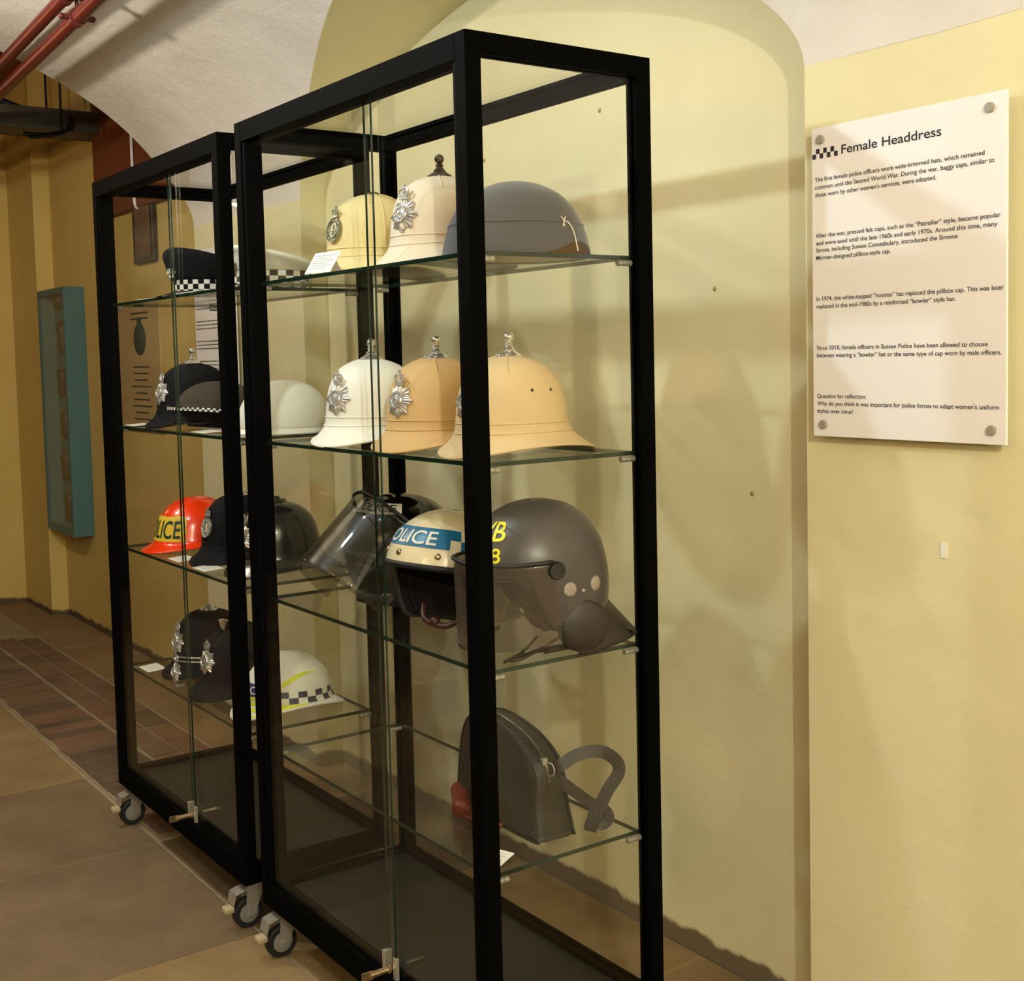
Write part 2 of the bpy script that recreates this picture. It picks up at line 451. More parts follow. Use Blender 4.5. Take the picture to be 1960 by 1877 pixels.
# ------------------------------------------------------------------ display cabinets
ZB, HB = .12, 1.8                     # underside of the frame and frame height
CW, CD = .961, .401
PT = .032
SHZ = [ZB + HB * k for k in (.2, .4, .6, .8)]
SHT = [z + .004 for z in SHZ]        # tops of the shelves
def make_cabinet():
    r = thing('display_cabinet', 'near black framed glass display cabinet on castors with the cream helmets', 'cabinet', (0, 0, 0))
    # origin at front right corner on the floor; x runs to -CW
    z0, z1 = ZB, ZB + HB
    for (x, y, nm) in ((-PT, 0, 0), (-CW, 0, 1), (-PT, CD - PT, 2), (-CW, CD - PT, 3)):
        MB().box(x, x + PT, y, y + PT, z0, z1).build('post', 'frame', r, bevel=.0015)
    FR = .045
    MB().box(-CW + PT, -PT, 0, PT, z1 - FR, z1).build('top_rail', 'frame', r, bevel=.0015)
    MB().box(-CW + PT, -PT, CD - PT, CD, z1 - .036, z1).build('top_rail', 'frame', r, bevel=.0015)
    for x in (-CW, -PT):
        MB().box(x, x + PT, PT, CD - PT, z1 - .036, z1).build('top_rail', 'frame', r, bevel=.0015)
    MB().box(-CW + PT, -PT, 0, PT, z0, z0 + .055).build('bottom_rail', 'frame', r, bevel=.0015)
    MB().box(-CW + PT, -PT, CD - PT, CD, z0, z0 + .045).build('bottom_rail', 'frame', r, bevel=.0015)
    for x in (-CW, -PT):
        MB().box(x, x + PT, PT, CD - PT, z0, z0 + .045).build('bottom_rail', 'frame', r, bevel=.0015)
    MB().box(-CW + PT, -PT, PT, CD - PT, z0 + .012, z0 + .034).build('base_panel', 'base', r)
    # door tracks and side channels
    MB().box(-CW + PT, -PT, PT, PT + .016, z1 - .045, z1 - .0145).build('door_track', 'channel', r)
    MB().box(-CW + PT, -PT, PT, PT + .016, z0 + .034, z0 + .05).build('door_track', 'channel', r)
    for x in (-CW + PT, -PT - .012):
        MB().box(x, x + .012, .004, PT + .014, z0 + .055, z1 - .045).build('door_channel', 'channel', r)
    def pane(name, x0, x1, y0, y1, za, zb, ax, mat='glass', label=None):
        """thin pane, ax = thickness axis; the narrow faces get the green edge"""
        m = MB(); m.box(x0, x1, y0, y1, za, zb)
        if ax == 'x': k = (0, 0, 1, 1, 1, 1)
        elif ax == 'y': k = (1, 1, 0, 0, 1, 1)
        else: k = (1, 1, 1, 1, 0, 0)
        m.m = list(k)
        return m.build(name, [mat, 'edge'], r)
    g = .005
    pane('side_pane', -.018, -.013, PT, CD - PT, z0 + .045, z1 - .036, 'x')
    pane('side_pane', -CW + .013, -CW + .018, PT, CD - PT, z0 + .045, z1 - .036, 'x')
    pane('back_pane', -CW + PT, -PT, CD - .018, CD - .013, z0 + .045, z1 - .036, 'y')
    pane('top_pane', -CW + PT, -PT, PT, CD - PT, z1 - .014, z1 - .009, 'z')
    dl = pane('sliding_door', -CW + PT + .004, -.345, .010, .0145, z0 + .052, z1 - .042, 'y')
    dr = pane('sliding_door', -.390, -PT - .004, .0195, .024, z0 + .052, z1 - .042, 'y')
    # lock : two clips on the door edges and a keyed barrel
    lk = MB(); lk.box(-.352, -.340, .0085, .016, z0 + .052, z0 + .098); lk.build('lock_clip', 'steel', dl, bevel=.001)
    lk = MB(); lk.box(-.396, -.386, .0085, .026, z0 + .052, z0 + .098); lk.build('lock_clip', 'steel', dr, bevel=.001)
    b = MB(); b.lathe([(.0001, 0), (.009, 0), (.009, -.004), (.0065, -.005), (.0065, -.038), (.008, -.039), (.008, -.045), (.0001, -.045)], 16, 0, (-.366, .009, z0 + .07), 'y')
    b.box(-.368, -.364, -.052, -.036, z0 + .062, z0 + .078)
    b.build('lock_barrel', 'brass', dl, smooth=True, angle=40)
    # shelves and their pins
    for z in SHZ:
        pane('shelf', -CW + .0285, -.0285, .0335, CD - .0335, z - .004, z + .004, 'z', 'shelf')
    for z in SHZ:
        for x in (-.0262, -CW + .0262):
            for y, sg in ((PT, 1), (CD - PT, -1)):
                p = MB()
                prof = [(.0001, 0), (.0055, 0), (.0055, .010), (.0042, .0105), (.0042, .012), (.0055, .0125), (.0055, .021), (.0042, .0215), (.0042, .023), (.0055, .0235), (.0055, .032), (.0001, .032)]
                p.lathe([(rr, sg * q) for rr, q in prof], 14, 0, (x, y, z - .0098), 'y')
                p.build('shelf_pin', 'steel', r, smooth=True, angle=35)
    # castors
    for (x, y, sg) in ((-.045, .045, -1), (-CW + .045, .045, -1), (-.045, CD - .045, 1), (-CW + .045, CD - .045, 1)):
        c = MB(); c.box(x - .034, x + .034, y - .034, y + .034, z0 - .004, z0)
        c.lathe([(.0001, -.004), (.021, -.004), (.024, -.010), (.020, -.016), (.0001, -.016)], 20, 0, (x, y, z0))
        yc = y + sg * .022; zw = .0375
        for sx in (-.018, .0155):
            c.grid(lambda u, v, sx=sx: (x + sx, (y + sg * .004 + (u - .5) * .048) * (1 - v) + (yc + (u - .5) * .020) * v, z0 - .014 - (z0 - .014 - zw + .010) * v), 4, 4)
            c.grid(lambda u, v, sx=sx: (x + sx + .0025, (y + sg * .004 + (u - .5) * .048) * (1 - v) + (yc + (u - .5) * .020) * v, z0 - .014 - (z0 - .014 - zw + .010) * v), 4, 4)
        c.box(x - .020, x + .020, y - .022, y + .026, z0 - .018, z0 - .014)
        ca = c.build('castor', 'steel', r, bevel=.001)
        wm = MB(); wm.lathe([(.024, -.012), (.034, -.012), (.0375, -.008), (.0375, .008), (.034, .012), (.024, .012), (.024, -.012)], 36, 0, (x, yc, zw), 'x')
        wm.build('wheel', 'rubber', ca, smooth=True, angle=40)
        hb = MB(); hb.lathe([(.0001, -.0225), (.007, -.0215), (.009, -.0135), (.024, -.0115), (.024, .0115), (.009, .0135), (.007, .0215), (.0001, .0225)], 24, 0, (x, yc, zw), 'x')
        hb.build('hub', 'hub', ca, smooth=True, angle=40)
        bt = MB(); q = [(y + sg * .022, z0 - .016), (y + sg * .058, z0 - .026), (y + sg * .064, z0 - .050)]
        for (ya, za), (yb, zb) in zip(q[:-1], q[1:]):
            bt.add([(x - .021, ya, za), (x + .021, ya, za), (x + .021, yb, zb), (x - .021, yb, zb), (x - .021, ya, za - .003), (x + .021, ya, za - .003), (x + .021, yb, zb - .003), (x - .021, yb, zb - .003)], [(0, 1, 2, 3), (4, 7, 6, 5), (0, 4, 5, 1), (1, 5, 6, 2), (2, 6, 7, 3), (3, 7, 4, 0)])
        bt.build('brake_lever', 'steel', ca, bevel=.001)
        pd = MB(); ys = sorted((y + sg * .058, y + sg * .084)); pd.box(x - .014, x + .014, ys[0], ys[1], .046, .064)
        pd.build('brake_pedal', 'cream', ca, bevel=.006)
    return r
cab1 = make_cabinet()
cab2 = bpy.data.objects.new('display_cabinet', None); cab2.location = (-CW - .105, 0, 0); link(cab2)
tag(cab2, 'farther black framed glass display cabinet on castors with the dark helmets', 'cabinet', 'glass display cabinets on castors')
cab1['group'] = 'glass display cabinets on castors'
for ch in list(cab1.children):
    c = ch.copy(); link(c, cab2)
    for g in ch.children: d = g.copy(); link(d, c)

# ------------------------------------------------------------------ hat building blocks
class Shell:
    """surface of revolution-like shell. profile rows: (z, front, back, side). phi=0 is the front (-y), phi=90 deg is +x"""
    def __init__(s, prof, lift=0, lift_h=.05, low=None, shear=0, z0=0):
        s.P = prof; s.lift = lift; s.lh = lift_h; s.low = low; s.shear = shear; s.z0 = z0
    def raw(s, phi, t):
        z, af, ab, b = catmull(s.P, t)
        af, ab, b = max(af, 0), max(ab, 0), max(b, 0)
        c = cos(phi); a = af if c > 0 else ab
        x, y = b * sin(phi), -a * c
        if s.lift: z += s.lift * sin(phi) ** 2 * max(0, 1 - z / s.lh) ** 1.5
        if s.shear: z += s.shear * (-y) * smooth(s.z0, s.z0 + .02, z)
        return Vector((x, y, z))
    def pt(s, phi, t, off=0):
        p = s.raw(phi, t)
        if off: p = p + s.nrm(phi, t) * off
        return p
    def nrm(s, phi, t):
        e = .004
        a = s.raw(phi + e, t) - s.raw(phi - e, t); b = s.raw(phi, min(t + e, .995)) - s.raw(phi, max(t - e, 0))
        n = a.cross(b)
        if n.length < 1e-12: return Vector((0, 0, 1))
        n.normalize(); return n
    def t_of_z(s, z, phi=0):
        lo, hi = 0.0, 1.0
        for _ in range(30):
            m = (lo + hi) / 2
            if s.raw(phi, m)[2] < z: lo = m
            else: hi = m
        return (lo + hi) / 2
    def mesh(s, name, mats, parent, nphi=72, nt=30, thick=.004):
        mb = MB()
        def f(u, v):
            phi = 2 * PI * u; t0 = s.low(phi) if s.low else 0
            return s.pt(phi, t0 + (1 - t0) * v)
        mb.grid(f, nphi, nt)
        return mb.build(name, mats, parent, smooth=True, solid=thick, solid_mat=1 if isinstance(mats, (list, tuple)) and len(mats) > 1 else None)
    def ring(s, t, off=0, n=64, p0=0, p1=2 * PI):
        return [s.pt(p0 + (p1 - p0) * i / n, t, off) for i in range(n + (0 if abs(p1 - p0 - 2 * PI) < 1e-6 else 1))]
    def rim(s, n=96, off=0):
        return [s.pt(2 * PI * i / n, (s.low(2 * PI * i / n) if s.low else 0), off) for i in range(n)]
    def patch(s, mb, p0, p1, za, zb, nu, nv, mi=0, off=.0009, slant=0):
        def f(u, v):
            ph = p0 + (p1 - p0) * u; z = za + (zb - za) * v + slant * (u - .5)
            return s.pt(ph, s.t_of_z(z, ph), off)
        mb.grid(f, nu, nv, mi)
    def text(s, mb, string, phc, z, width, cap, rad_, mi=0, off=.0016, slant=0, flip=1):
        def f(u, v):
            ph = phc + flip * (u - width / 2) / rad_
            return s.pt(ph, s.t_of_z(z + v + slant * (u - width / 2), ph), off)
        text_into(mb, string, f, width, cap, mi, fine=.005)
    def frame(s, phi, t):
        """local frame on the surface: columns u (to wearer's left as seen = tangential), v up, n outward"""
        n = s.nrm(phi, t); v = (s.raw(phi, t + .01) - s.raw(phi, t - .01)).normalized()
        u = v.cross(n).normalized()
        m = Matrix((u, v, n)).transposed().to_4x4(); m.translation = s.raw(phi, t)
        return m

def star_badge(frame, parent, size=.036, mat='badge', R=.1, crown=True, kind='star'):
    mb = MB()
    def w(u): return -u * u / (2 * R)
    if kind == 'star':
        n = 96; rays = 8
        ring0, ring1 = [], []
        vs = []; fs = []
        def rad_(a):
            # eight long points, finely fluted
            k = (a / (2 * PI) * rays) % 1; d = abs(k - .5) * 2
            r = size * (.74 + .26 * d ** 1.4)
            if abs(((a + PI / 2 + PI) % (2 * PI)) - PI) < PI / rays * .9: r *= 1 + .32 * d
            return r
        lv = [0, .45, .75, 1]; hz = [.006, .005, .0035, .0008]
        for q, h in zip(lv, hz):
            for i in range(n):
                a = 2 * PI * i / n; r = rad_(a) * q
                hh = h + (.0011 if i % 3 == 0 else 0) * (q > .2)
                u, v = r * sin(a), r * cos(a)
                vs.append((u, v, hh + w(u)))
        for k in range(3):
            for i in range(n):
                j = (i + 1) % n; fs.append((k * n + i, k * n + j, (k + 1) * n + j, (k + 1) * n + i))
        vs_b = [(vs[3 * n + i][0], vs[3 * n + i][1], vs[3 * n + i][2] - .0016) for i in range(n)]
        m0 = len(vs); vs += vs_b
        for i in range(n):
            j = (i + 1) % n; fs.append((3 * n + i, 3 * n + j, m0 + j, m0 + i))
        mb.add(vs, fs)
        rr = size * .5
        mb.lathe([(.0001, .0085), (rr * .5, .0085), (rr * .62, .0075), (rr * .68, .0095), (rr * .92, .0095), (rr, .0075), (rr, .002)], 28, 0)
        # cross and inner relief
        mb.box(-rr * .12, rr * .12, -rr * .42, rr * .42, .008, .0098); mb.box(-rr * .38, rr * .38, -rr * .1, rr * .1, .008, .0098)
        for i in range(10):
            a = 2 * PI * i / 10; mb.ball((rr * .8 * sin(a), rr * .8 * cos(a), .0095), rr * .1, 8)
        cy = size * .90; cs = size * .66
    else:
        ry = size * 1.15
        mb.lathe([(.0001, .0045), (size * .62, .0045), (size * .66, .0065), (size * .72, .0035), (size * .94, .0035), (size * .97, .006), (size, .006), (size, .0)], 32, 0, sx=.86, sy=1.0)
        mb.box(-size * .35, size * .35, -size * .12, size * .02, .004, .006); mb.box(-size * .06, size * .06, -size * .4, size * .4, .004, .0065)
        for i in range(12):
            a = 2 * PI * i / 12; mb.ball((size * .83 * sin(a) * .86, size * .83 * cos(a), .004), size * .07, 8)
        cy = size * 1.12; cs = size * .72
    if crown:
        mb.box(-cs * .42, cs * .42, cy - cs * .12, cy + cs * .16, .0005, .005)
        for i in range(5):
            u = (i - 2) * cs * .2
            mb.ball((u, cy + cs * .2, .0045), cs * .075, 8)
        for sgn in (-1, 1):
            P = [(sgn * cs * .42, cy + cs * .15, .003), (sgn * cs * .56, cy + cs * .5, .004), (sgn * cs * .30, cy + cs * .78, .0045), (0, cy + cs * .66, .005)]
            mb.tube(path(P, 10), cs * .09, 8)
        mb.tube([(0, cy + cs * .1, .005), (0, cy + cs * .7, .0055)], cs * .09, 8)
        mb.box(-cs * .3, cs * .3, cy + cs * .2, cy + cs * .6, .0008, .0028)
        mb.ball((0, cy + cs * .84, .005), cs * .13, 10)
        mb.box(-cs * .05, cs * .05, cy + cs * .9, cy + cs * 1.14, .003, .0065); mb.box(-cs * .14, cs * .14, cy + cs * .97, cy + cs * 1.05, .003, .0065)
    mb.xform(frame)
    return mb.build('badge', mat, parent, smooth=True, angle=35)

CUST = [(0, .142, .180, .122), (.012, .130, .163, .114), (.028, .115, .138, .105), (.042, .108, .124, .100), (.060, .105, .116, .098), (.090, .102, .110, .096),
        (.118, .096, .102, .091), (.140, .086, .090, .083), (.158, .071, .073, .070), (.170, .052, .053, .052), (.178, .030, .030, .030), (.1805, .012, .012, .012), (.181, 0, 0, 0)]
def finial(parent, z, mat='chrome', h=.046, kind='ball'):
    mb = MB(); k = h / .046
    if kind == 'ball':
        mb.lathe([(.0001, -.004), (.0245, -.003), (.0255, .001), (.021, .006), (.014, .010), (.012, .012), (.0125, .014), (.009, .017), (.0065, .021), (.0085, .024), (.0060, .027), (.0050, .029), (.0001, .029)], 28, 0, (0, 0, z))
        mb.ball((0, 0, z + .0365), .0098, 20)
        for i in range(8):
            a = 2 * PI * i / 8; mb.ball((.021 * cos(a), .021 * sin(a), z + .003), .0042, 8, 0, (1, 1, .7))
    elif kind == 'rosette':
        mb.lathe([(.0001, -.004), (.026, -.003), (.027, .0), (.020, .005), (.012, .009), (.008, .014), (.0001, .016)], 28, 0, (0, 0, z))
        for i in range(8):
            a = 2 * PI * i / 8; mb.ball((.019 * cos(a), .019 * sin(a), z + .004), .0058, 8, 0, (1, 1, .8))
    else:   # low button on a cloth covered boss
        mb.lathe([(.0001, -.004), (.020, -.003), (.019, .004), (.011, .008), (.0001, .0085)], 24, 0, (0, 0, z))
    return mb.build('finial', mat, parent, smooth=True, angle=40)

def custodian(name, label, loc, yaw, mat, badge='star', top='ball', topmat='chrome', badgemat='badge', group=None, lift=.02, scale=1, tilt=(0, 0), seam=True, silverband=False, vents=1, bt=.50):
    r = thing(name, label, 'helmet', loc, (rad(tilt[0]), rad(tilt[1]), rad(yaw)), group)
    S = Shell([tuple(v * scale for v in p) for p in CUST], lift, .05)
    S.mesh('shell', [mat, 'lining'], r, thick=.0045)
    bd = MB()
    for z in ((.040, .0585) if not silverband else (.030,)):
        t = S.t_of_z(z * scale, 0); bd.tube(S.ring(t, .0006), .0012, 6, closed=True)
    bd.build('band_piping', mat, r, smooth=True)
    if silverband:
        bd = MB()
        for z in (.046, .058):
            bd = MB(); t = S.t_of_z(z * scale, 0); bd.tube(S.ring(t, .0008), .0026, 8, closed=True); bd.build('silver_band', 'chrome', r, smooth=True)
    bd = MB(); bd.tube(S.ring(0, -.001), .0026, 8, closed=True); bd.build('brim_edge', mat, r, smooth=True)
    if seam:
        sm = MB()
        for ph in (rad(38), rad(-38)):
            pts = [S.pt(ph * (1 + .9 * (1 - t)), t, .0004) for t in [.93 - .30 * i / 16 for i in range(17)]]
            sm.tube(pts, .0013, 6)
        sm.build('seam', mat, r, smooth=True)
    if vents:
        for ph in ((rad(90), rad(-90)) if vents == 1 else (rad(78), rad(104), rad(-78), rad(-104))):
            vt = MB(); m = S.frame(ph, S.t_of_z(.118 * scale, ph)); k = len(vt.v)
            vt.lathe([(.0001, .0012), (.0022, .0012), (.0030, .0006), (.0030, -.001)], 12); vt.xform(m, k)
            vt.build('vent_eyelet', 'blackprint', r, smooth=True)
    if top: finial(r, .1785 * scale, topmat, kind=top)
    if badge:
        star_badge(S.frame(0, S.t_of_z(.098 * scale, 0)) @ Matrix.Translation((0, 0, .001)), r, .036 if badge == 'star' else .027, badgemat, kind=badge)
    return r, S

# ------------------------------------------------------------------ near cabinet, top shelf
T1, T2, T3, T4 = SHT[3] + .001, SHT[2] + .001, SHT[1] + .001, SHT[0] + .001     # from top shelf down
X2 = -CW - .105
r, S = custodian('pith_helmet', 'beige cloth pith helmet with dull oval badge and low crown button', (-.72, .215, T1), 8, 'beige', 'oval', 'button', 'darkmetal', 'greybadge', 'pale helmets in the near cabinet', vents=1)
comb = MB()
for ph in (rad(70), rad(110), rad(-70), rad(-110)):
    comb.tube([S.pt(ph, t, .0004) for t in [.95 - .62 * i / 20 for i in range(21)]], .0016, 6)
comb.build('seam', 'beige', r, smooth=True)
custodian('pith_helmet', 'pale pinkish cream helmet with star badge and dark ball finial on the top shelf', (-.41, .20, T1), 12, 'pinkcream', 'star', 'ball', 'darkmetal', 'badge', 'pale helmets in the near cabinet', vents=0)

def felt_hat():
    r = thing('felt_hat', 'grey blue felt hat with turned down brim and white string beside the near corner post', 'hat', (-.150, .200, T1), (0, 0, rad(-6)))
    prof = [(0, .140, .140, .128), (.018, .137, .138, .125), (.036, .133, .134, .120), (.052, .128, .129, .114), (.072, .120, .120, .107), (.095, .104, .104, .095), (.115, .080, .082, .075), (.130, .050, .052, .048), (.1365, .025, .025, .025), (.1375, 0, 0, 0)]
    def low(ph):
        d = ((ph - rad(122) + PI) % (2 * PI)) - PI
        return .155 * math.exp(-(d / rad(27)) ** 2)
    S = Shell(prof, 0, .05, low)
    S.mesh('crown', ['felt', 'beigelining'], r, thick=.004)
    e = MB(); e.tube(S.rim(96, -.002), .0028, 8, closed=True); e.build('brim_edge', 'felt', r, smooth=True)
    b = MB(); b.tube(S.ring(S.t_of_z(.056), .0005), .0016, 6, closed=True); b.build('hat_band_piping', 'felt', r, smooth=True)
    ph = rad(106); k = MB()
    p0 = S.pt(ph, S.t_of_z(.056, ph), .003); p1 = S.pt(ph + .06, S.t_of_z(.052, ph), .006); p2 = S.pt(ph + .09, S.t_of_z(.035, ph), .008); p3 = S.pt(ph + .07, 0, .012); p3.z = .003
    k.tube(path([p0, p1, p2, p3], 18), .0012, 6)
    k.tube(path([p0 + Vector((0, -.006, .008)), p0, p0 + Vector((0, -.002, -.012))], 8), .0011, 6)
    k.tube(path([p0 + Vector((0, .004, .008)), p0, p0 + Vector((0, .002, -.009))], 8), .0011, 6)
    k.build('string', 'string', r, smooth=True)
felt_hat()

# near cabinet, second shelf
custodian('custodian_helmet', 'white helmet with chrome star badge and chrome ball finial', (-.665, .172, T2), 14, 'whitecloth', 'star', 'ball', group='pale helmets in the near cabinet')
custodian('custodian_helmet', 'tan helmet with star badge left of the near corner post', (-.405, .178, T2), 10, 'tan', 'star', 'ball', group='pale helmets in the near cabinet')
custodian('custodian_helmet', 'sand coloured helmet right of the near corner post, badge half hidden', (-.170, .192, T2), 4, 'tan2', 'star', 'ball', group='pale helmets in the near cabinet', vents=2)

# near cabinet, third shelf
RIOT = [(0, .105, .118, .100), (.030, .116, .128, .110), (.070, .124, .134, .116), (.110, .126, .133, .117), (.150, .120, .125, .111), (.185, .102, .106, .095), (.212, .074, .078, .070), (.228, .036, .037, .035), (.231, .012, .012, .012), (.2312, 0, 0, 0)]
def face_low(t_face, t_side, a0, a1):
    def low(ph):
        d = abs(((ph + PI) % (2 * PI)) - PI)
        return t_face + (t_side - t_face) * smooth(a0, a1, d)
    return low
def riot(name, label, loc, rot, mat, visor_mat, open_deg, vlen, fa=58, fb=84):
    r = thing(name, label, 'helmet', loc, tuple(rad(a) for a in rot), 'crash helmets in the near cabinet')
    S = Shell(RIOT, low=face_low(.32, .06, rad(fa), rad(fb)))
    S.mesh('shell', [mat, 'rubber'], r, thick=.006, nphi=96)
    e = MB(); e.tube(S.rim(120, -.002), .0045, 8, closed=True); e.build('edge_trim', 'rubber', r, smooth=True)
    # padding inside
    pd = Shell([(z, max(a - .02, 0), max(b - .02, 0), max(c - .018, 0)) for z, a, b, c in RIOT[:-1]] + [(.215, 0, 0, 0)], low=face_low(.36, .0, rad(fa + 6), rad(fb + 4)))
    pd.mesh('padding', ['navy', 'navy'], r, thick=.004)
    # hinged visor : a curved sheet around the face
    v = MB(); A = rad(88); Rf, Rs = .150, .127
    def vf(u, w):
        ph = -A + 2 * A * u; z = .135 - vlen * w
        fr = Rf + .012 * w
        return Vector((Rs * sin(ph), -fr * cos(ph) * (1 if cos(ph) > 0 else .95), z + .012 * (1 - abs(sin(ph))) * (1 - w)))
    v.grid(vf, 48, 16)
    piv = Vector((0, 0.0, .118)); rot_m = Matrix.Translation(piv) @ Matrix.Rotation(rad(-open_deg), 4, 'X') @ Matrix.Translation(-piv)
    v.xform(rot_m)
    vo = v.build('visor', visor_mat, r, smooth=True, solid=.003)
    t = MB(); t.tube([rot_m @ vf(i / 48, 0) for i in range(49)], .004, 8); t.build('visor_strip', 'rubber', vo, smooth=True)
    for sx in (-1, 1):
        k = MB(); k.lathe([(.0001, sx * .006), (.014, sx * .006), (.016, sx * .001), (.016, -sx * .008), (.0001, -sx * .008)], 22, 0, (sx * .127, 0, .118), 'x')
        k.build('visor_pivot', 'rubber', r, smooth=True, angle=40)
    return r, S
# black riot helmet, tipped back with the visor pushed out
r, S = riot('riot_helmet', 'black riot helmet with raised clear visor and POLICE strip on the brow', (-.665, .222, T3 + .012), (-4, 0, 0), 'glossblack', 'visor', 39, .190, 34, 60)
lb = MB(); S.patch(lb, rad(-30), rad(62), .190, .212, 24, 5, 0); lb.build('brow_strip', 'whiteprint', r, smooth=True)
tx = MB(); S.text(tx, 'POLICE', rad(16), .1945, .118, .0145, .088, off=.0022); tx.build('lettering', 'blackprint', r)
nk = MB()
pts = [Vector((.105 * sin(a), .04 - .135 * cos(a), -.008 + .002 * cos(a))) for a in [rad(-150) + rad(300) * i / 40 for i in range(41)]]
for p, q in zip(pts[:-1], pts[1:]):
    nk.add([p, q, q + Vector((0, 0, .022)), p + Vector((0, 0, .022))], [(0, 1, 2, 3)])
nk.build('chin_guard', 'rubber', r, smooth=True, solid=.006)
# white motorcycle helmet
def open_face():
    r = thing('motorcycle_helmet', 'cream white open face motorcycle helmet with blue POLICE check band', 'helmet', (-.385, .165, T3 + .010), (rad(-10), 0, rad(6)), 'crash helmets in the near cabinet')
    P = [(0, .108, .112, .108), (.03, .122, .128, .118), (.07, .130, .140, .124), (.11, .132, .142, .124), (.15, .124, .132, .116), (.185, .102, .108, .096), (.210, .070, .072, .066), (.223, .034, .034, .032), (.2255, .01, .01, .01), (.2257, 0, 0, 0)]
    S = Shell(P, low=face_low(.335, .0, rad(62), rad(86)))
    S.mesh('shell', ['cw', 'rubber'], r, thick=.006, nphi=96, nt=40)
    e = MB(); e.tube(S.rim(140, -.001), .0065, 10, closed=True); e.build('edge_trim', 'rubber', r, smooth=True)
    pd = Shell([(z, max(a - .022, 0), max(b - .022, 0), max(c - .020, 0)) for z, a, b, c in P[:-1]] + [(.205, 0, 0, 0)], low=face_low(.37, .02, rad(66), rad(90)))
    pd.mesh('padding', ['navy', 'navy'], r, thick=.004)
    b = MB(); S.patch(b, rad(-52), rad(52), .148, .186, 40, 6, 0); b.build('police_band', 'blue', r, smooth=True)
    t = MB(); S.text(t, 'POLICE', 0, .154, .150, .025, .112, off=.002); t.build('lettering', 'whiteprint', r)
    for sg in (1, -1):
        ck = MB()
        def cell(i, j): return 0 if ((i // 3) + (j // 3)) % 2 == 0 else 1
        def f(u, v, sg=sg):
            ph = sg * (rad(52) + rad(80) * u); z = .148 + .038 * v - .010 * u
            return S.pt(ph, S.t_of_z(z, ph), .0009)
        ck.grid(f, 24, 6, cell); ck.build('check_band', ['cw', 'blue'], r, smooth=True)
    for ph in (0, rad(42), rad(-42)):
        st = MB(); m = S.frame(ph, S.t_of_z(.134, ph)); k = len(st.v)
        st.lathe([(.0001, .004), (.0035, .004), (.0060, .0028), (.0065, 0), (.0065, -.001)], 16); st.xform(m, k)
        st.build('snap_stud', 'brass', r, smooth=True)
    cs = MB(); cs.tube(path([(.095, -.03, .02), (.07, -.05, -.0), (.03, -.07, .008), (.01, -.06, .035)], 20), .006, 8); cs.ball((.05, -.06, .006), .011, 10)
    cs.build('chin_strap', 'darkred', r, smooth=True)
    return r
open_face()
# dusty charcoal riot helmet
r, S = riot('riot_helmet', 'dusty charcoal riot helmet with lowered visor and yellow letters VB right of the corner post', (-.110, .212, T3 + .046), (6, 0, -18), 'greyriot', 'visor2', 0, .150)
tx = MB(); S.text(tx, 'VB', rad(30), .176, .062, .030, .10, off=.0016); S.text(tx, '28', rad(34), .140, .042, .024, .112, off=.0016); tx.build('lettering', 'yellowprint', r)
MAT['rivet'] = pbr('pale grey rivet', (150, 140, 128), .5)
for ph, z, q in ((rad(100), .078, .013), (rad(126), .076, .0135), (rad(112), .070, .004)):
    sd = MB(); m = S.frame(ph, S.t_of_z(z, ph)); sd.lathe([(.0001, .003), (q * .8, .003), (q, .0015), (q, -.001)], 24); sd.xform(m)
    sd.build('rivet', 'rivet', r, smooth=True)
nf = MB()
nf.grid(lambda u, v: Vector(((.098 + .012 * v) * sin(rad(100) + rad(160) * u), -(.125 + .055 * v) * cos(rad(100) + rad(160) * u), .03 - .075 * v)), 30, 8)
nf.build('neck_flap', 'strap', r, smooth=True, solid=.005)
for sx in (1, -1):
    MB().ball((sx * .100, .045, .005), .05, 20, 0, (.28, 1.0, .95)).build('ear_flap', 'strap', r, smooth=True)
cb = MB()
cb.tube(path([(.02, .02, -.030), (.05, -.03, -.036), (.07, -.07, -.040), (.06, -.085, -.041), (.04, -.03, -.041), (.055, .05, -.040), (.055, .08, -.036)], 40), .0035, 8)
cb.tube([(.056, -.02, -.038), (.060, .03, -.037)], .0062, 10)
cb.tube(path([(.02, .12, -.03), (.055, .145, -.028), (.05, .155, -.038), (.0, .13, -.041)], 20), .0028, 8)
cb.tube(path([(.02, -.02, -.02), (.05, -.06, -.034), (.065, -.10, -.041)], 14), .003, 8)
cb.build('chin_cord', 'strap', r, smooth=True)

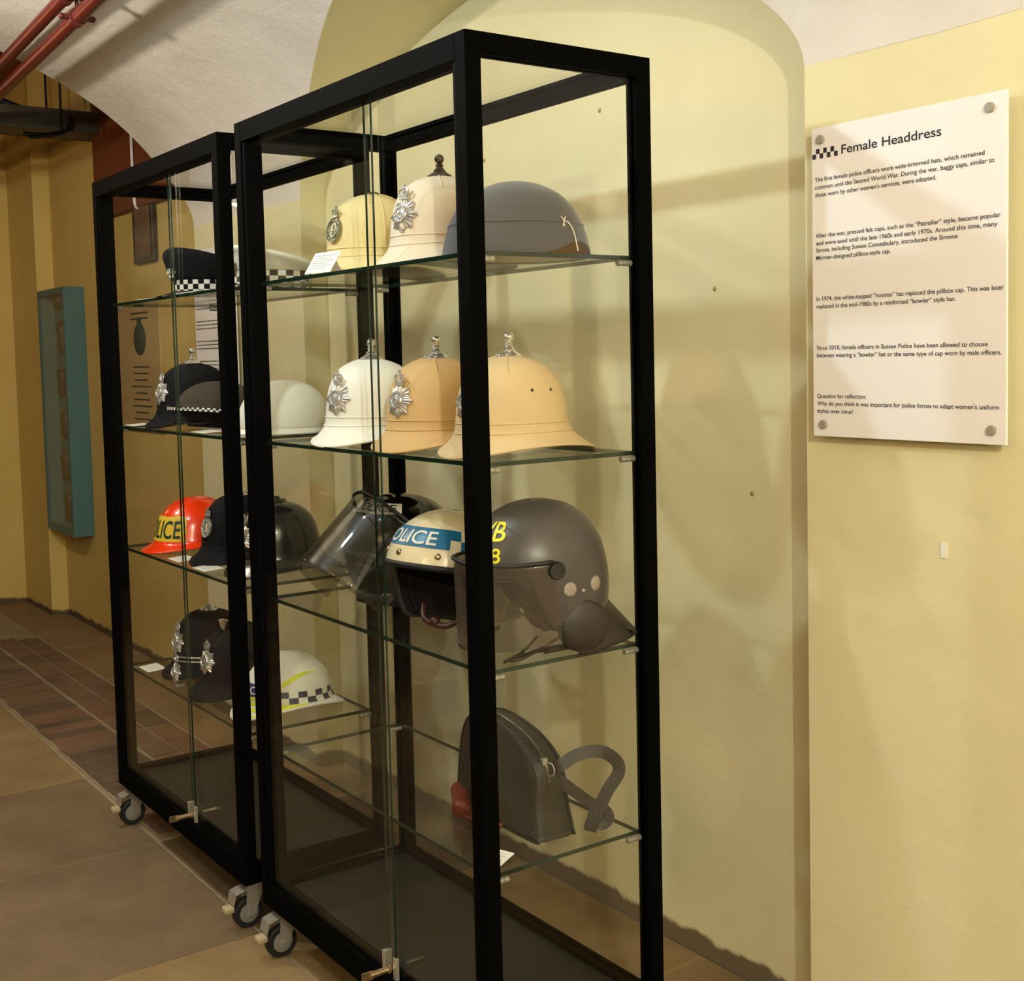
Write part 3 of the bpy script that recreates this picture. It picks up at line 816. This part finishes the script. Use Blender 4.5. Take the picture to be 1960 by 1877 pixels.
# near cabinet, bottom shelf
def handbag():
    r = thing('shoulder_bag', 'black leather shoulder bag with zip and looped strap on the lowest shelf', 'bag', (-.22, .215, T4), (0, 0, rad(-2)))
    # outline in x,z (front view), from bottom left round
    out = [(-.135, .003), (-.150, .02), (-.152, .08), (-.146, .14), (-.126, .178), (-.085, .196), (-.02, .196), (.06, .180), (.112, .150), (.128, .118), (.132, .06), (.142, .015), (.132, .003), (.0, .0)]
    n = 72
    def closed(t):
        k = len(out); x = t * k; i = int(x) % k; f = x - int(x)
        p = [out[(i + d) % k] for d in (-1, 0, 1, 2)]
        return tuple(.5 * ((2 * b) + (c - a) * f + (2 * a - 5 * b + 4 * c - d) * f * f + (3 * b - a - 3 * c + d) * f ** 3) for a, b, c, d in zip(*p))
    O = [closed(i / n) for i in range(n)]; cx, cz = -.01, .10
    def hy(z): return .044 - .018 * (z / .197)
    m = MB(); rows = []
    for q, s_ in ((1.0, 0), (1.0, .55), (.985, .85), (.95, 1.0), (.8, 1.08), (.5, 1.16), (.2, 1.2)):
        rows.append((q, s_))
    sides = []
    for sg in (-1, 1):
        vs = []; fs = []
        for q, s_ in rows:
            for (x, z) in O:
                X = cx + (x - cx) * q; Z = cz + (z - cz) * q
                vs.append((X, sg * hy(z) * s_, Z))
        for k in range(len(rows) - 1):
            for i in range(n):
                j = (i + 1) % n; fs.append((k * n + i, k * n + j, (k + 1) * n + j, (k + 1) * n + i))
        fs.append(tuple((len(rows) - 1) * n + i for i in range(n)))
        m.add(vs, fs)
    m.build('body', 'leather', r, smooth=True)
    pp = MB()
    for sg in (-1, 1):
        pp.tube([(cx + (x - cx) * .99, sg * hy(z) * .93, cz + (z - cz) * .99) for x, z in O], .0026, 6, closed=True)
    pp.build('piping', 'leather', r, smooth=True)
    zp = MB(); top = [O[i] for i in range(n) if O[i][1] > .10]
    top = sorted(top, key=lambda p: p[0])
    zp.tube([(x, -.006, z + .0015) for x, z in top], .0030, 6)
    zo = zp.build('zip', 'darkmetal', r, smooth=True)
    pl = MB(); pl.box(.108, .122, -.012, -.001, .138, .152); pl.build('zip_pull', 'steel', zo, bevel=.002)
    rg = MB(); rg.tube([(.128 + .012 * cos(a), -.0, .132 + .012 * sin(a)) for a in [2 * PI * i / 20 for i in range(20)]], .0018, 6, closed=True)
    rg.build('ring', 'steel', r, smooth=True)
    def ribbon(P, nrm, wd, name):
        P = path(P, 40); mb = MB()
        vs = []; fs = []
        for i, p in enumerate(P):
            t = (P[min(i + 1, 40)] - P[max(i - 1, 0)]).normalized(); s_ = t.cross(Vector((.78, -.60, .25))).normalized() * wd / 2
            vs += [p - s_, p + s_]
        for i in range(40): fs.append((2 * i, 2 * i + 1, 2 * i + 3, 2 * i + 2))
        mb.add(vs, fs); return mb.build(name, 'strap', r, solid=.0022)
    off = Vector((-.22, .215, T4))
    s1 = [(-.088, .225, .620), (-.091, .241, .622), (-.079, .269, .638), (-.063, .307, .641), (-.051, .335, .622), (-.048, .34, .598), (-.057, .32, .565), (-.064, .303, .531), (-.069, .291, .506), (-.071, .287, .489)]
    s2 = [(-.100, .220, .600), (-.09, .244, .593), (-.077, .273, .568), (-.065, .3, .544), (-.055, .324, .529), (-.051, .331, .512), (-.058, .319, .500), (-.064, .305, .513), (-.062, .31, .528)]
    ribbon([Vector(p) - off for p in s1], None, .024, 'strap')
    ribbon([Vector(p) - off + Vector((-.004, -.012, 0)) for p in s2], None, .022, 'strap')
handbag()
def pouch():
    r = thing('leather_pouch', 'red brown leather pouch with looped thong in front of the black bag', 'pouch', (-.318, .155, T4), (0, 0, rad(14)))
    m = MB(); P = path([(-.055, .05, .022), (-.03, .03, .022), (.0, .0, .018), (.035, -.035, .012)], 20)
    rs = [.004 + .022 * math.sqrt(max(0, sin(PI * min(1, .12 + .85 * (1 - i / 20))))) for i in range(21)]; rs = [min(v, .0195) for v in rs]
    m.tube([Vector((p.x, p.y, max(p.z, rs[i] + .0005))) for i, p in enumerate(P)], .02, 16, rs=rs); m.build('body', 'redleather', r, smooth=True)
    t = MB(); t.tube(path([(.03, -.03, .010), (.09, -.03, .006), (.135, .0, .005), (.150, .03, .006), (.125, .045, .007), (.110, .02, .006), (.125, -.03, .004), (.13, -.055, .004)], 44), .0032, 8); t.build('thong', 'redleather', r, smooth=True)
pouch()

# ------------------------------------------------------------------ farther cabinet
def ellipse_band(mb, a, b, z0, z1, nphi, nz, mi, flare=0, off=0):
    def f(u, v):
        ph = 2 * PI * u; k = 1 + flare * v
        return Vector(((b + off) * k * sin(ph), -(a + off) * k * cos(ph), z0 + (z1 - z0) * v))
    mb.grid(f, nphi, nz, mi)
def peaked_cap(name, label, loc, yaw, top, peak, shear, check=(40, 3), bandmats=('whiteprint', 'navy'), group=None, badge=True, puff=0):
    r = thing(name, label, 'cap', loc, (0, 0, rad(yaw)), group)
    a, b = .102, .084
    m = MB(); ellipse_band(m, a, b, .004, .046, check[0] * 2, check[1], lambda i, j: ((i // 2) + j) % 2)
    m.build('check_band', list(bandmats), r, smooth=True)
    P = [(.046, a, a, b), (.058, a + .014, a + .014, b + .012), (.070, a + .025, a + .022, b + .026), (.078, a + .024, a + .02, b + .026), (.083, a + .012, a + .01, b + .014), (.085, a - .04, a - .04, b - .035), (.083, .02, .02, .02), (.082, 0, 0, 0)]
    if puff: P = [(.044, a, a, b), (.052, a + .012, a + .010, b + .010), (.064, a + .022, a + .018, b + .020), (.080, a + .026, a + .018, b + .024), (.095, a + .020, a + .012, b + .018), (.104, a + .002, a - .004, b + .002), (.106, a - .035, a - .04, b - .03), (.103, .02, .02, .02), (.102, 0, 0, 0)]
    S = Shell(P, shear=shear, z0=.045); S.mesh('crown', top, r, thick=.002)
    pk = MB()
    def pf(u, v):
        ph = rad(-68) + rad(136) * u; k = cos(ph * 90 / 68)
        return Vector(((b + .004 + .012 * v) * sin(ph), -(a + .002) * cos(ph) - .052 * v * max(k, 0) ** .7, .010 - .010 * v * max(k, 0) ** .7 + .003 * (1 - v)))
    pk.grid(pf, 30, 8); pk.build('peak', peak, r, smooth=True, solid=.0025)
    sp = MB(); sp.tube([Vector(((b + .003) * sin(p), -(a + .003) * cos(p), .012)) for p in [rad(-75) + rad(150) * i / 24 for i in range(25)]], .0028, 6); sp.build('chin_strap', 'glossblack', r, smooth=True)
    if badge:
        fr = Matrix(((-1, 0, 0, 0), (0, 0, -1, -(a + .013)), (0, 1, 0, .066), (0, 0, 0, 1)))
        fr = Matrix(((1, 0, 0, 0), (0, .25, -1, -(a + .014)), (0, 1, .25, .064), (0, 0, 0, 1)))
        star_badge(fr, r, .02, 'chrome')
    return r
peaked_cap('peaked_cap', 'navy peaked cap with black and white check band on the top shelf', (-1.59, .178, T1), 10, 'navy', 'glossblack', .26, puff=1)
peaked_cap('peaked_cap', 'white topped cap with black and white check band seen between the two cabinets', (-1.235, .205, T1), 6, 'whitecloth', 'glossblack', .22, (30, 3), ('whiteprint', 'lining'))
custodian('custodian_helmet', 'black helmet with chrome ball finial behind a glossy black hat', (-1.79, .195, T2), 6, 'navy', 'star', 'ball', group='dark helmets in the farther cabinet', vents=0)
def bowler():
    r = thing('bowler_hat', 'glossy black bowler style hat with narrow white check strip and loose chin strap', 'hat', (-1.55, .175, T2), (rad(-6), 0, rad(8)))
    P = [(.050, .150, .140, .118), (.046, .140, .130, .112), (.052, .122, .116, .100), (.075, .114, .110, .094), (.098, .094, .092, .080), (.116, .062, .062, .055), (.124, .028, .028, .026), (.1255, 0, 0, 0)]
    S = Shell(P); S.mesh('crown', ['glossblack', 'lining'], r, thick=.003)
    b = MB(); ellipse_band(b, .146, .116, .041, .051, 120, 2, lambda i, j: (i + j) % 2, off=.003); b.build('check_band', ['whiteprint', 'blackprint'], r, smooth=True)
    u = Shell([(.0, .088, .09, .075), (.02, .096, .098, .082), (.047, .118, .114, .1)]); u.mesh('head_band', 'navy', r, thick=.003)
    c = MB(); c.tube(path([(.07, -.06, .02), (.075, -.10, .010), (.06, -.145, .008), (.02, -.15, .006), (-.02, -.12, .006)], 24), .003, 8); c.build('chin_strap', 'glossblack', r, smooth=True)
bowler()
def white_dome():
    r = thing('crash_helmet', 'plain white domed helmet with thin rim at the right end of its shelf', 'helmet', (-1.235, .225, T2), (0, 0, rad(10)))
    P = [(0, .132, .128, .112), (.006, .126, .122, .108), (.012, .122, .118, .104), (.018, .124, .120, .106), (.05, .121, .117, .104), (.085, .104, .102, .092), (.112, .076, .075, .068), (.128, .040, .040, .037), (.132, .015, .015, .014), (.1325, 0, 0, 0)]
    S = Shell(P); S.mesh('shell', ['whitecloth', 'lining'], r, thick=.004)
    e = MB(); e.tube(S.ring(0, 0), .003, 8, closed=True); e.build('rim', 'whitecloth', r, smooth=True)
white_dome()
# third shelf
def orange_helmet():
    r = thing('safety_helmet', 'bright orange hard shell helmet with torn yellow POLICE sticker', 'helmet', (-1.83, .200, T3), (0, 0, rad(8)))
    P = [(0, .165, .128, .112), (.010, .146, .122, .110), (.022, .126, .118, .106), (.05, .117, .114, .102), (.09, .104, .104, .094), (.122, .078, .08, .072), (.142, .044, .045, .042), (.148, .016, .016, .016), (.1485, 0, 0, 0)]
    S = Shell(P, .012, .04); S.mesh('shell', ['orange', 'lining'], r, thick=.004)
    e = MB(); e.tube(S.ring(0, -.001), .0022, 8, closed=True); e.build('rim', 'orange', r, smooth=True)
    s = MB(); rnd = random.Random(2)
    jag = [rnd.uniform(-.05, .05) for _ in range(20)]
    def f(u, v):
        ph = rad(-50) + rad(100 + 40 * jag[int(v * 12)]) * u; z = .028 + .070 * v + .05 * jag[int(u * 18)] * v
        return S.pt(ph, S.t_of_z(z, ph), .0012)
    s.grid(f, 18, 12); st = s.build('sticker', 'yellowsticker', r, smooth=True)
    t = MB(); S.text(t, 'POLICE', 0, .038, .165, .048, .112, off=.0024); t.build('lettering', 'greenprint', st)
orange_helmet()
custodian('custodian_helmet', 'navy helmet with small badge in front of the orange helmet', (-1.495, .200, T3), 10, 'navy', 'oval', 'rosette', 'chrome', 'chrome', 'dark helmets in the farther cabinet', vents=0)
MAT['glossgrey'] = pbr('black gloss cloth with glass haze', (38, 36, 34), .25, coat=.3)  # greyness of the glass in front is put into the black cloth colour
r, S = custodian('custodian_helmet', 'shiny black helmet with star badge at the right end of its shelf', (-1.250, .200, T3), 10, 'glossgrey', 'star', 'rosette', 'darkmetal', 'chrome', 'dark helmets in the farther cabinet', vents=0)
# fourth shelf
custodian('custodian_helmet', 'black helmet with rosette top and twin silver bands', (-1.765, .205, T4), 4, 'navy', 'star', 'rosette', 'chrome', 'chrome', 'dark helmets in the farther cabinet', silverband=True, vents=0)
r, S = custodian('custodian_helmet', 'navy comb helmet with tall silver crest and large star badge', (-1.490, .180, T4), 10, 'navy', 'star', None, 'chrome', 'chrome', 'dark helmets in the farther cabinet', vents=0)
cr = MB(); pts = [S.pt(0, t, .002) for t in [.66 + .33 * i / 10 for i in range(11)]] + [S.pt(PI, t, .002) for t in [.98 - .4 * i / 12 for i in range(13)]]
cr.tube(pts, .006, 10, rs=[.004 + .004 * sin(PI * i / (len(pts) - 1)) for i in range(len(pts))]); cr.build('comb', 'navy', r, smooth=True)
cp = MB(); q = S.pt(0, .80, .002); cp.lathe([(.006, -.030), (.010, -.012), (.018, .004), (.022, .012), (.018, .014), (.0001, .014)], 18, 0, (0, q.y - .006, q.z + .012), 'z', .8, .5); cp.build('crest', 'chrome', r, smooth=True, angle=50)
def traffic_helmet():
    r = thing('safety_helmet', 'white helmet with dark blue check band and fluorescent yellow stripes', 'helmet', (-1.235, .205, T4), (0, 0, rad(2)))
    P = [(0, .150, .150, .114), (.008, .138, .142, .111), (.018, .126, .130, .107), (.034, .118, .119, .104), (.065, .113, .114, .101), (.10, .097, .099, .089), (.128, .07, .071, .066), (.145, .036, .036, .035), (.149, .014, .014, .014), (.1495, 0, 0, 0)]
    S = Shell(P, .030, .06); S.mesh('shell', ['whitecloth', 'lining'], r, thick=.004)
    e = MB(); e.tube(S.ring(0, -.001), .0035, 8, closed=True); e.build('rim', 'whitecloth', r, smooth=True)
    for sg in (1, -1):
        ck = MB()
        def f(u, v, sg=sg):
            ph = sg * (rad(44) + rad(108) * u); z = .040 + .030 * v - .012 * u
            return S.pt(ph, S.t_of_z(z, ph), .001)
        ck.grid(f, 27, 6, lambda i, j: ((i // 3) + (j // 3)) % 2); ck.build('check_band', ['purple', 'whitecloth'], r, smooth=True)
        sw = MB()
        def g(u, v, sg=sg):
            ph = sg * (rad(58) + rad(62) * u); z = .083 + .024 * sin(PI * min(u * .75, 1)) + (.014 * (1 - u)) * (v - .5)
            return S.pt(ph, S.t_of_z(z, ph), .001)
        sw.grid(g, 20, 3); sw.build('yellow_flash', 'fluo', r, smooth=True)
        be = MB(); S.patch(be, sg * rad(150), sg * rad(176), .024, .046, 8, 4); be.build('yellow_patch', 'fluo', r, smooth=True)
        yb = MB(); S.patch(yb, sg * rad(44), sg * rad(92), .026, .036, 14, 3, slant=-.004); yb.build('yellow_edge', 'fluo', r, smooth=True)
    bf = MB(); S.patch(bf, rad(-42), rad(42), .056, .086, 20, 4); bf.build('blue_field', 'bluefield', r, smooth=True)
    t = MB(); S.text(t, 'POLICE', 0, .062, .120, .018, .105, off=.002); t.build('lettering', 'whiteprint', r)
    for z in (.006, .020, .034, .047):
        ys = MB(); S.patch(ys, rad(-42), rad(42), z, z + .0075, 20, 2); ys.build('yellow_stripe', 'fluo', r, smooth=True)
traffic_helmet()
# small silver star standing on the shelf
sb = thing('silver_star_badge', 'small silver star badge standing in front of the comb helmet', 'badge', (-1.64, .055, T4))
star_badge(Matrix(((1, 0, 0, 0), (0, .2, -1, 0), (0, 1, .2, .042), (0, 0, 0, 1))), sb, .03, 'chrome')
fb = MB(); fb.box(-.012, .012, -.004, .02, 0, .008); fb.build('foot', 'chrome', sb, bevel=.002)

# ------------------------------------------------------------------ label cards
def card(loc, yaw, tilt, w_, h_, label, group='label cards on the shelves'):
    r = thing('label_card', label, 'card', loc, (0, 0, rad(yaw)), group)
    m = MB(); t = rad(tilt)
    f = lambda u, v, n=0: Vector((-w_ / 2 + w_ * u, h_ * v * cos(t) - n * sin(t), .0008 + h_ * v * sin(t) + n * cos(t)))
    m.add([f(0, 0), f(1, 0), f(1, 1), f(0, 1), f(0, 0, .0012), f(1, 0, .0012), f(1, 1, .0012), f(0, 1, .0012)], [(0, 1, 2, 3), (4, 7, 6, 5), (0, 4, 5, 1), (1, 5, 6, 2), (2, 6, 7, 3), (3, 7, 4, 0)])
    if tilt > 30:
        b = [f(.3, .9), f(.7, .9), Vector((w_ * .2, h_ * 1.0, .0008)), Vector((-w_ * .2, h_ * 1.0, .0008))]; m.add(b, [(0, 1, 2, 3)])
    m.build('card', 'card', r)
    p = MB()
    for k in range(6): p.add([f(.1, .84 - .12 * k, .0016), f(.9 - .15 * (k % 2), .84 - .12 * k, .0016), f(.9 - .15 * (k % 2), .82 - .12 * k, .0016), f(.1, .82 - .12 * k, .0016)], [(0, 1, 2, 3)])
    p.build('print', 'paleprint', r)
card((-.645, .040, T1), 12, 55, .085, .055, 'white card propped up at the front of the beige pith helmet')
card((-.545, .285, T2), 0, 8, .075, .05, 'white card lying between the white and tan helmets')
card((-.075, .052, T4), 20, 10, .06, .045, 'white card at the near corner beside the leather pouch')
card((-1.76, .040, T1), 0, 4, .09, .05, 'white card left of the navy peaked cap')
card((-1.43, .040, T1), 0, 10, .075, .05, 'white card right of the navy peaked cap')
card((-1.925, .045, T2), 0, 3, .085, .055, 'white card left of the black ball topped helmet')
card((-1.37, .040, T2), 0, 3, .085, .055, 'white card in front of the glossy bowler')
card((-1.60, .045, T3), 0, 3, .085, .055, 'white card between the orange helmet and the navy helmet')
card((-1.40, .040, T3), 0, 3, .085, .055, 'white card in front of the navy helmet by the post')
card((-1.89, .045, T4), 0, 3, .085, .055, 'white card left of the silver banded helmet')

# ------------------------------------------------------------------ wall signs
LINES = [
 [('The first female police officers wore wide-brimmed hats, which remained', .142, 1.695, .502), ('common until the Second World War. During the war, baggy caps, similar to', .142, 1.681, .520), ("those worn by other women's services, were adopted.", .142, 1.667, .409)],
 [('After the war, pressed felt caps, such as the \u201cPatroller\u201d style, became popular', .143, 1.592, .532), ('and were used until the late 1960s and early 1970s. Around this time, many', .144, 1.578, .526), ('forces, including Sussex Constabulary, introduced the Simone', .144, 1.565, .451), ('Mirman-designed pillbox-style cap.', .144, 1.551, .314)],
 [('In 1974, the white-topped \u201chostess\u201d hat replaced the pillbox cap. This was later', .144, 1.475, .538), ('replaced in the mid-1980s by a reinforced \u201cbowler\u201d style hat.', .144, 1.461, .447)],
 [('Since 2018, female officers in Sussex Police have been allowed to choose', .144, 1.384, .509), ('between wearing a \u201cbowler\u201d hat or the same type of cap worn by male officers.', .144, 1.370, .534)],
 [('Question for reflection:', .144, 1.294, .259), ("Why do you think it was important for police forces to adapt women's uniform", .144, 1.280, .530), ('styles over time?', .144, 1.266, .229)]]
def checks(mb, x0, z0, cw, ch, y):
    for i in range(7):
        j = i % 2; mb.quad((x0 + cw * i, y, z0 + ch * j), (x0 + cw * (i + 1), y, z0 + ch * j), (x0 + cw * (i + 1), y, z0 + ch * (j + 1)), (x0 + cw * i, y, z0 + ch * (j + 1)))
def sign_main():
    x0, x1, z0, z1 = .134, .543, 1.222, 1.793; yf = .673
    r = thing('wall_sign', 'white Female Headdress information sign on four stud fixings', 'sign', ((x0 + x1) / 2 + .0065, YP, z0))
    off = Vector(((x0 + x1) / 2, YP, z0)); inv = Matrix.Translation(-off)
    m = MB(); m.box(x0, x1, yf, yf + .005, z0, z1); m.xform(inv); m.build('board', 'sign', r, bevel=.001)
    for x, z in ((.157, 1.771), (.512, 1.769), (.160, 1.245), (.517, 1.246)):
        s = MB(); s.lathe([(.0001, -.006), (.0075, -.006), (.0085, -.004), (.0085, 0), (.005, .001), (.005, .0268)], 24, 0, (x, yf, z), 'y')
        s.xform(inv); s.build('stud', 'stud', r, smooth=True, angle=40)
    y = yf - .0006
    c = MB(); checks(c, .1365, 1.7365, .0086, .0092, y); c.xform(inv); c.build('check_logo', 'blackprint', r)
    h = MB(); text_into(h, 'Female Headdress', lambda u, v: (.205 + u, y, 1.7385 + v), .214, .0158); h.xform(inv); h.build('heading', 'blackprint', r)
    for para in LINES:
        t = MB()
        for s_, a, z, b in para: text_into(t, s_, lambda u, v, a=a, z=z: (a + u, y, z + v), b - a, .0076)
        t.xform(inv); t.build('paragraph', 'greyprint', r)
sign_main()
def sign_second():
    x0, x1, z0, z1 = -3.035, -2.625, 1.25, 1.82; yf = .681
    r = thing('wall_sign', 'white information sign on the wall behind the farther cabinet', 'sign', ((x0 + x1) / 2, YP, z0))
    inv = Matrix.Translation(-Vector(((x0 + x1) / 2, YP, z0)))
    m = MB(); m.box(x0, x1, yf, yf + .005, z0, z1); m.xform(inv); m.build('board', 'sign', r, bevel=.001)
    for x, z in ((x0 + .02, z1 - .022), (x1 - .02, z1 - .022), (x0 + .02, z0 + .022), (x1 - .02, z0 + .022)):
        s = MB(); s.lathe([(.0001, -.006), (.0085, -.005), (.0085, 0), (.005, .001), (.005, .0185)], 20, 0, (x, yf, z), 'y')
        s.xform(inv); s.build('stud', 'stud', r, smooth=True, angle=40)
    y = yf - .0006
    c = MB(); checks(c, x0 + .004, z1 - .07, .0086, .0092, y); c.xform(inv); c.build('check_logo', 'blackprint', r)
    t = MB(); rnd = random.Random(4); z = z1 - .20
    for k in range(5):
        for q in range(rnd.choice([3, 3, 4])):
            x = x0 + .012; e = x1 - rnd.uniform(.015, .09)
            while x < e:
                wd = rnd.uniform(.01, .03); t.quad((x, y, z), (x + wd, y, z), (x + wd, y, z + .004), (x, y, z + .004)); x += wd + .004
            z -= .014
        z -= .035
    t.xform(inv); t.build('print', 'greyprint', r)
sign_second()
def sign_far():
    x0, x1, z0, z1 = -4.36, -3.72, 1.08, 1.66
    r = thing('wall_sign', 'tan crest notice board seen through the left end of the farther cabinet', 'sign', ((x0 + x1) / 2, YR, z0))
    inv = Matrix.Translation(-Vector(((x0 + x1) / 2, YR, z0)))
    m = MB(); m.box(x0, x1, YR - .016, YR - .001, z0, z1); m.xform(inv); m.build('board', 'tanboard', r, bevel=.001)
    y = YR - .0168
    e = MB(); cx, cz = (x0 + x1) / 2 + .06, 1.50
    e.add([(cx + .085 * cos(a), y, cz + .075 * sin(a)) for a in [2 * PI * i / 32 for i in range(32)]], [tuple(range(32))]); e.box(cx - .03, cx + .03, y - .001, y, cz + .07, cz + .10); e.xform(inv); e.build('crest', 'greenprint', r)
    t = MB(); rnd = random.Random(9)
    for z in (1.615, 1.59):
        t.box(cx - .12, cx + .12, y - .0005, y, z, z + .008)
    for k in range(9):
        z = 1.37 - .03 * k; d = rnd.uniform(.08, .14); t.box(cx - d, cx + d, y - .0005, y, z, z + .006)
    t.xform(inv); t.build('print', 'greyprint', r)
    r2 = thing('picture_frame', 'dark framed picture above the tan notice board', 'picture', (-3.86, YR, 1.84))
    f = MB(); f.box(-.13, .13, -.025, -.001, 0, .30); f.build('frame', 'darkwood', r2, bevel=.003)
    g = MB(); g.box(-.10, .10, -.027, -.0245, .03, .27); g.build('picture', 'brick3', r2)
sign_far()
# small wall bits
lbm = MB(); lbm.box(.405, .418, YP - .002, YP - .0002, 1.018, 1.045); tag(lbm.build('wall_label', 'card'), 'tiny cream label stuck on the wall below the sign', 'label')
for k, (x, z, lab) in enumerate(((-.627, 1.968, 'small plugged hole high on the wall above the cabinet'), (-.135, 1.081, 'small chipped hole right of the riot helmet shelf'), (-.241, 1.521, 'small dark hole right of the felt hat'), (-1.13, 1.919, 'small plugged hole behind the pith helmets'))):
    h = MB(); h.lathe([(.0001, -.0016), (.0035, -.0014), (.0055, 0), (.0055, .001)], 12, 0, (0, 0, 0), 'y'); o = h.build('wall_plug', 'plug', smooth=True); o.location = (x, YR - .0006, z); tag(o, lab, 'wall plug', 'filled screw holes on the wall')

# ------------------------------------------------------------------ ceiling pipes, tray, far case
def pipe(y, z, label):
    r = thing('water_pipe', label, 'pipe', (-2.5, y, z), (0, 0, rad(-2.6)), group='red pipes under the vault')
    m = MB(); m.tube([(-3.45 + .22 * i, 0, 0) for i in range(28)], .021, 18); m.build('pipe', 'red', r, smooth=True, angle=50)
    for x in (.30, 1.9, -1.9):
        b = MB(); b.tube([(x - .018, 0, 0), (x + .018, 0, 0)], .027, 18)
        b.box(x - .012, x + .012, -.040, .040, -.006, .006); b.ball((x, .046, 0), .010, 10); b.ball((x, -.046, 0), .010, 10)
        if x > -.6: b.tube([(x, 0, .02), (x, 0, ZS + VC * math.sqrt(max(0, 1 - ((y - YP + VA) / VA) ** 2)) - z)], .006, 8)
        b.build('pipe_clip', 'red', r, smooth=True, angle=40)
pipe(.012, 2.500, 'upper left of two red pipes under the vault')
pipe(.045, 2.440, 'lower right of two red pipes under the vault')
def tray():
    r = thing('cable_tray', 'dusty grey cable tray hung across the far ceiling', 'cable tray', (-4.5, 0, 2.49))
    m = MB(); m.box(-.12, .12, -2.4, .78, 0, .012); m.box(-.12, -.108, -2.4, .78, 0, .10); m.box(.108, .12, -2.4, .78, 0, .10); m.build('tray', 'tray', r, bevel=.002)
    c = MB()
    for k in range(5):
        c.tube(path([(-.08 + .035 * k, -2.4 + .0, .05), (-.08 + .035 * k, -1.2, .06), (-.06 + .03 * k, .1, .09), (-.08 + .035 * k, .30, .125), (-.08 + .035 * k, .5, .07), (-.08 + .035 * k, .78, .05)], 30), .018, 8)
    c.build('cable', 'rubber', r, smooth=True)
    h = MB(); h.tube(path([(.13, .62, .06), (.15, .60, -.0), (.15, .50, -.03), (.15, .40, -.035)], 14), .010, 8); h.tube(path([(.13, .62, .05), (.16, .58, -.015), (.16, .47, -.045), (.16, .42, -.05)], 14), .008, 8)
    h.build('loose_cable', 'rubber', r, smooth=True)
    for y in (.58, .30, -.6):
        for x in (-.12, .12):
            q = MB(); q.tube([(x, y, .0), (x, y, .51)], .006, 8); q.build('hanger_rod', 'rubber', r, smooth=True)
tray()
cc = MB(); cc.tube(path([(-3.9, .765, 2.085), (-3.9, .748, 2.14), (-3.9, .748, 2.5), (-3.9, .748, 2.98)], 12), .007, 8)
tag(cc.build('conduit', 'sign', smooth=True), 'thin white conduit running down the brown boxing', 'conduit')
def far_case():
    x0, x1, z0, z1 = -5.36, -4.86, .50, 1.79; yb = YR - .001
    r = thing('display_case', 'shallow teal wall case holding a column of dark objects', 'display case', ((x0 + x1) / 2, YR, z0))
    inv = Matrix.Translation(-Vector(((x0 + x1) / 2, YR, z0)))
    m = MB(); d = .105
    m.box(x0, x1, yb - d * .25, yb, z0, z1); m.box(x0, x0 + .03, yb - d, yb - d * .25, z0, z1); m.box(x1 - .03, x1, yb - d, yb - d * .25, z0, z1); m.box(x0 + .03, x1 - .03, yb - d, yb - d * .25, z0, z0 + .03); m.box(x0 + .03, x1 - .03, yb - d, yb - d * .25, z1 - .03, z1)
    m.xform(inv); m.build('case', 'teal', r, weld=False)
    p = MB(); p.box(x0 + .03, x1 - .03, yb - d + .002, yb - d + .006, z0 + .03, z1 - .03); p.xform(inv); p.build('pane', 'glass', r)
    labs = ['topmost short dark exhibit in the teal wall case', 'second dark exhibit from the top of the teal case', 'third dark exhibit from the top of the teal case', 'fourth dark exhibit from the top of the teal case', 'fifth dark exhibit from the top of the teal case', 'lowest dark exhibit in the teal wall case']
    for k, (z, h) in enumerate(((1.68, .08), (1.45, .17), (1.22, .15), (1.0, .14), (.78, .15), (.56, .16))):
        o = MB(); o.lathe([(.0001, 0), (.022, .004), (.03, h * .2), (.026, h * .6), (.035, h * .8), (.02, h), (.0001, h)], 14); q = o.build('exhibit', 'darkwood', smooth=True)
        q.location = (x0 + .27 + .03 * (k % 2), yb - .062, z); tag(q, labs[k], 'exhibit', 'dark objects in the teal case')
far_case()
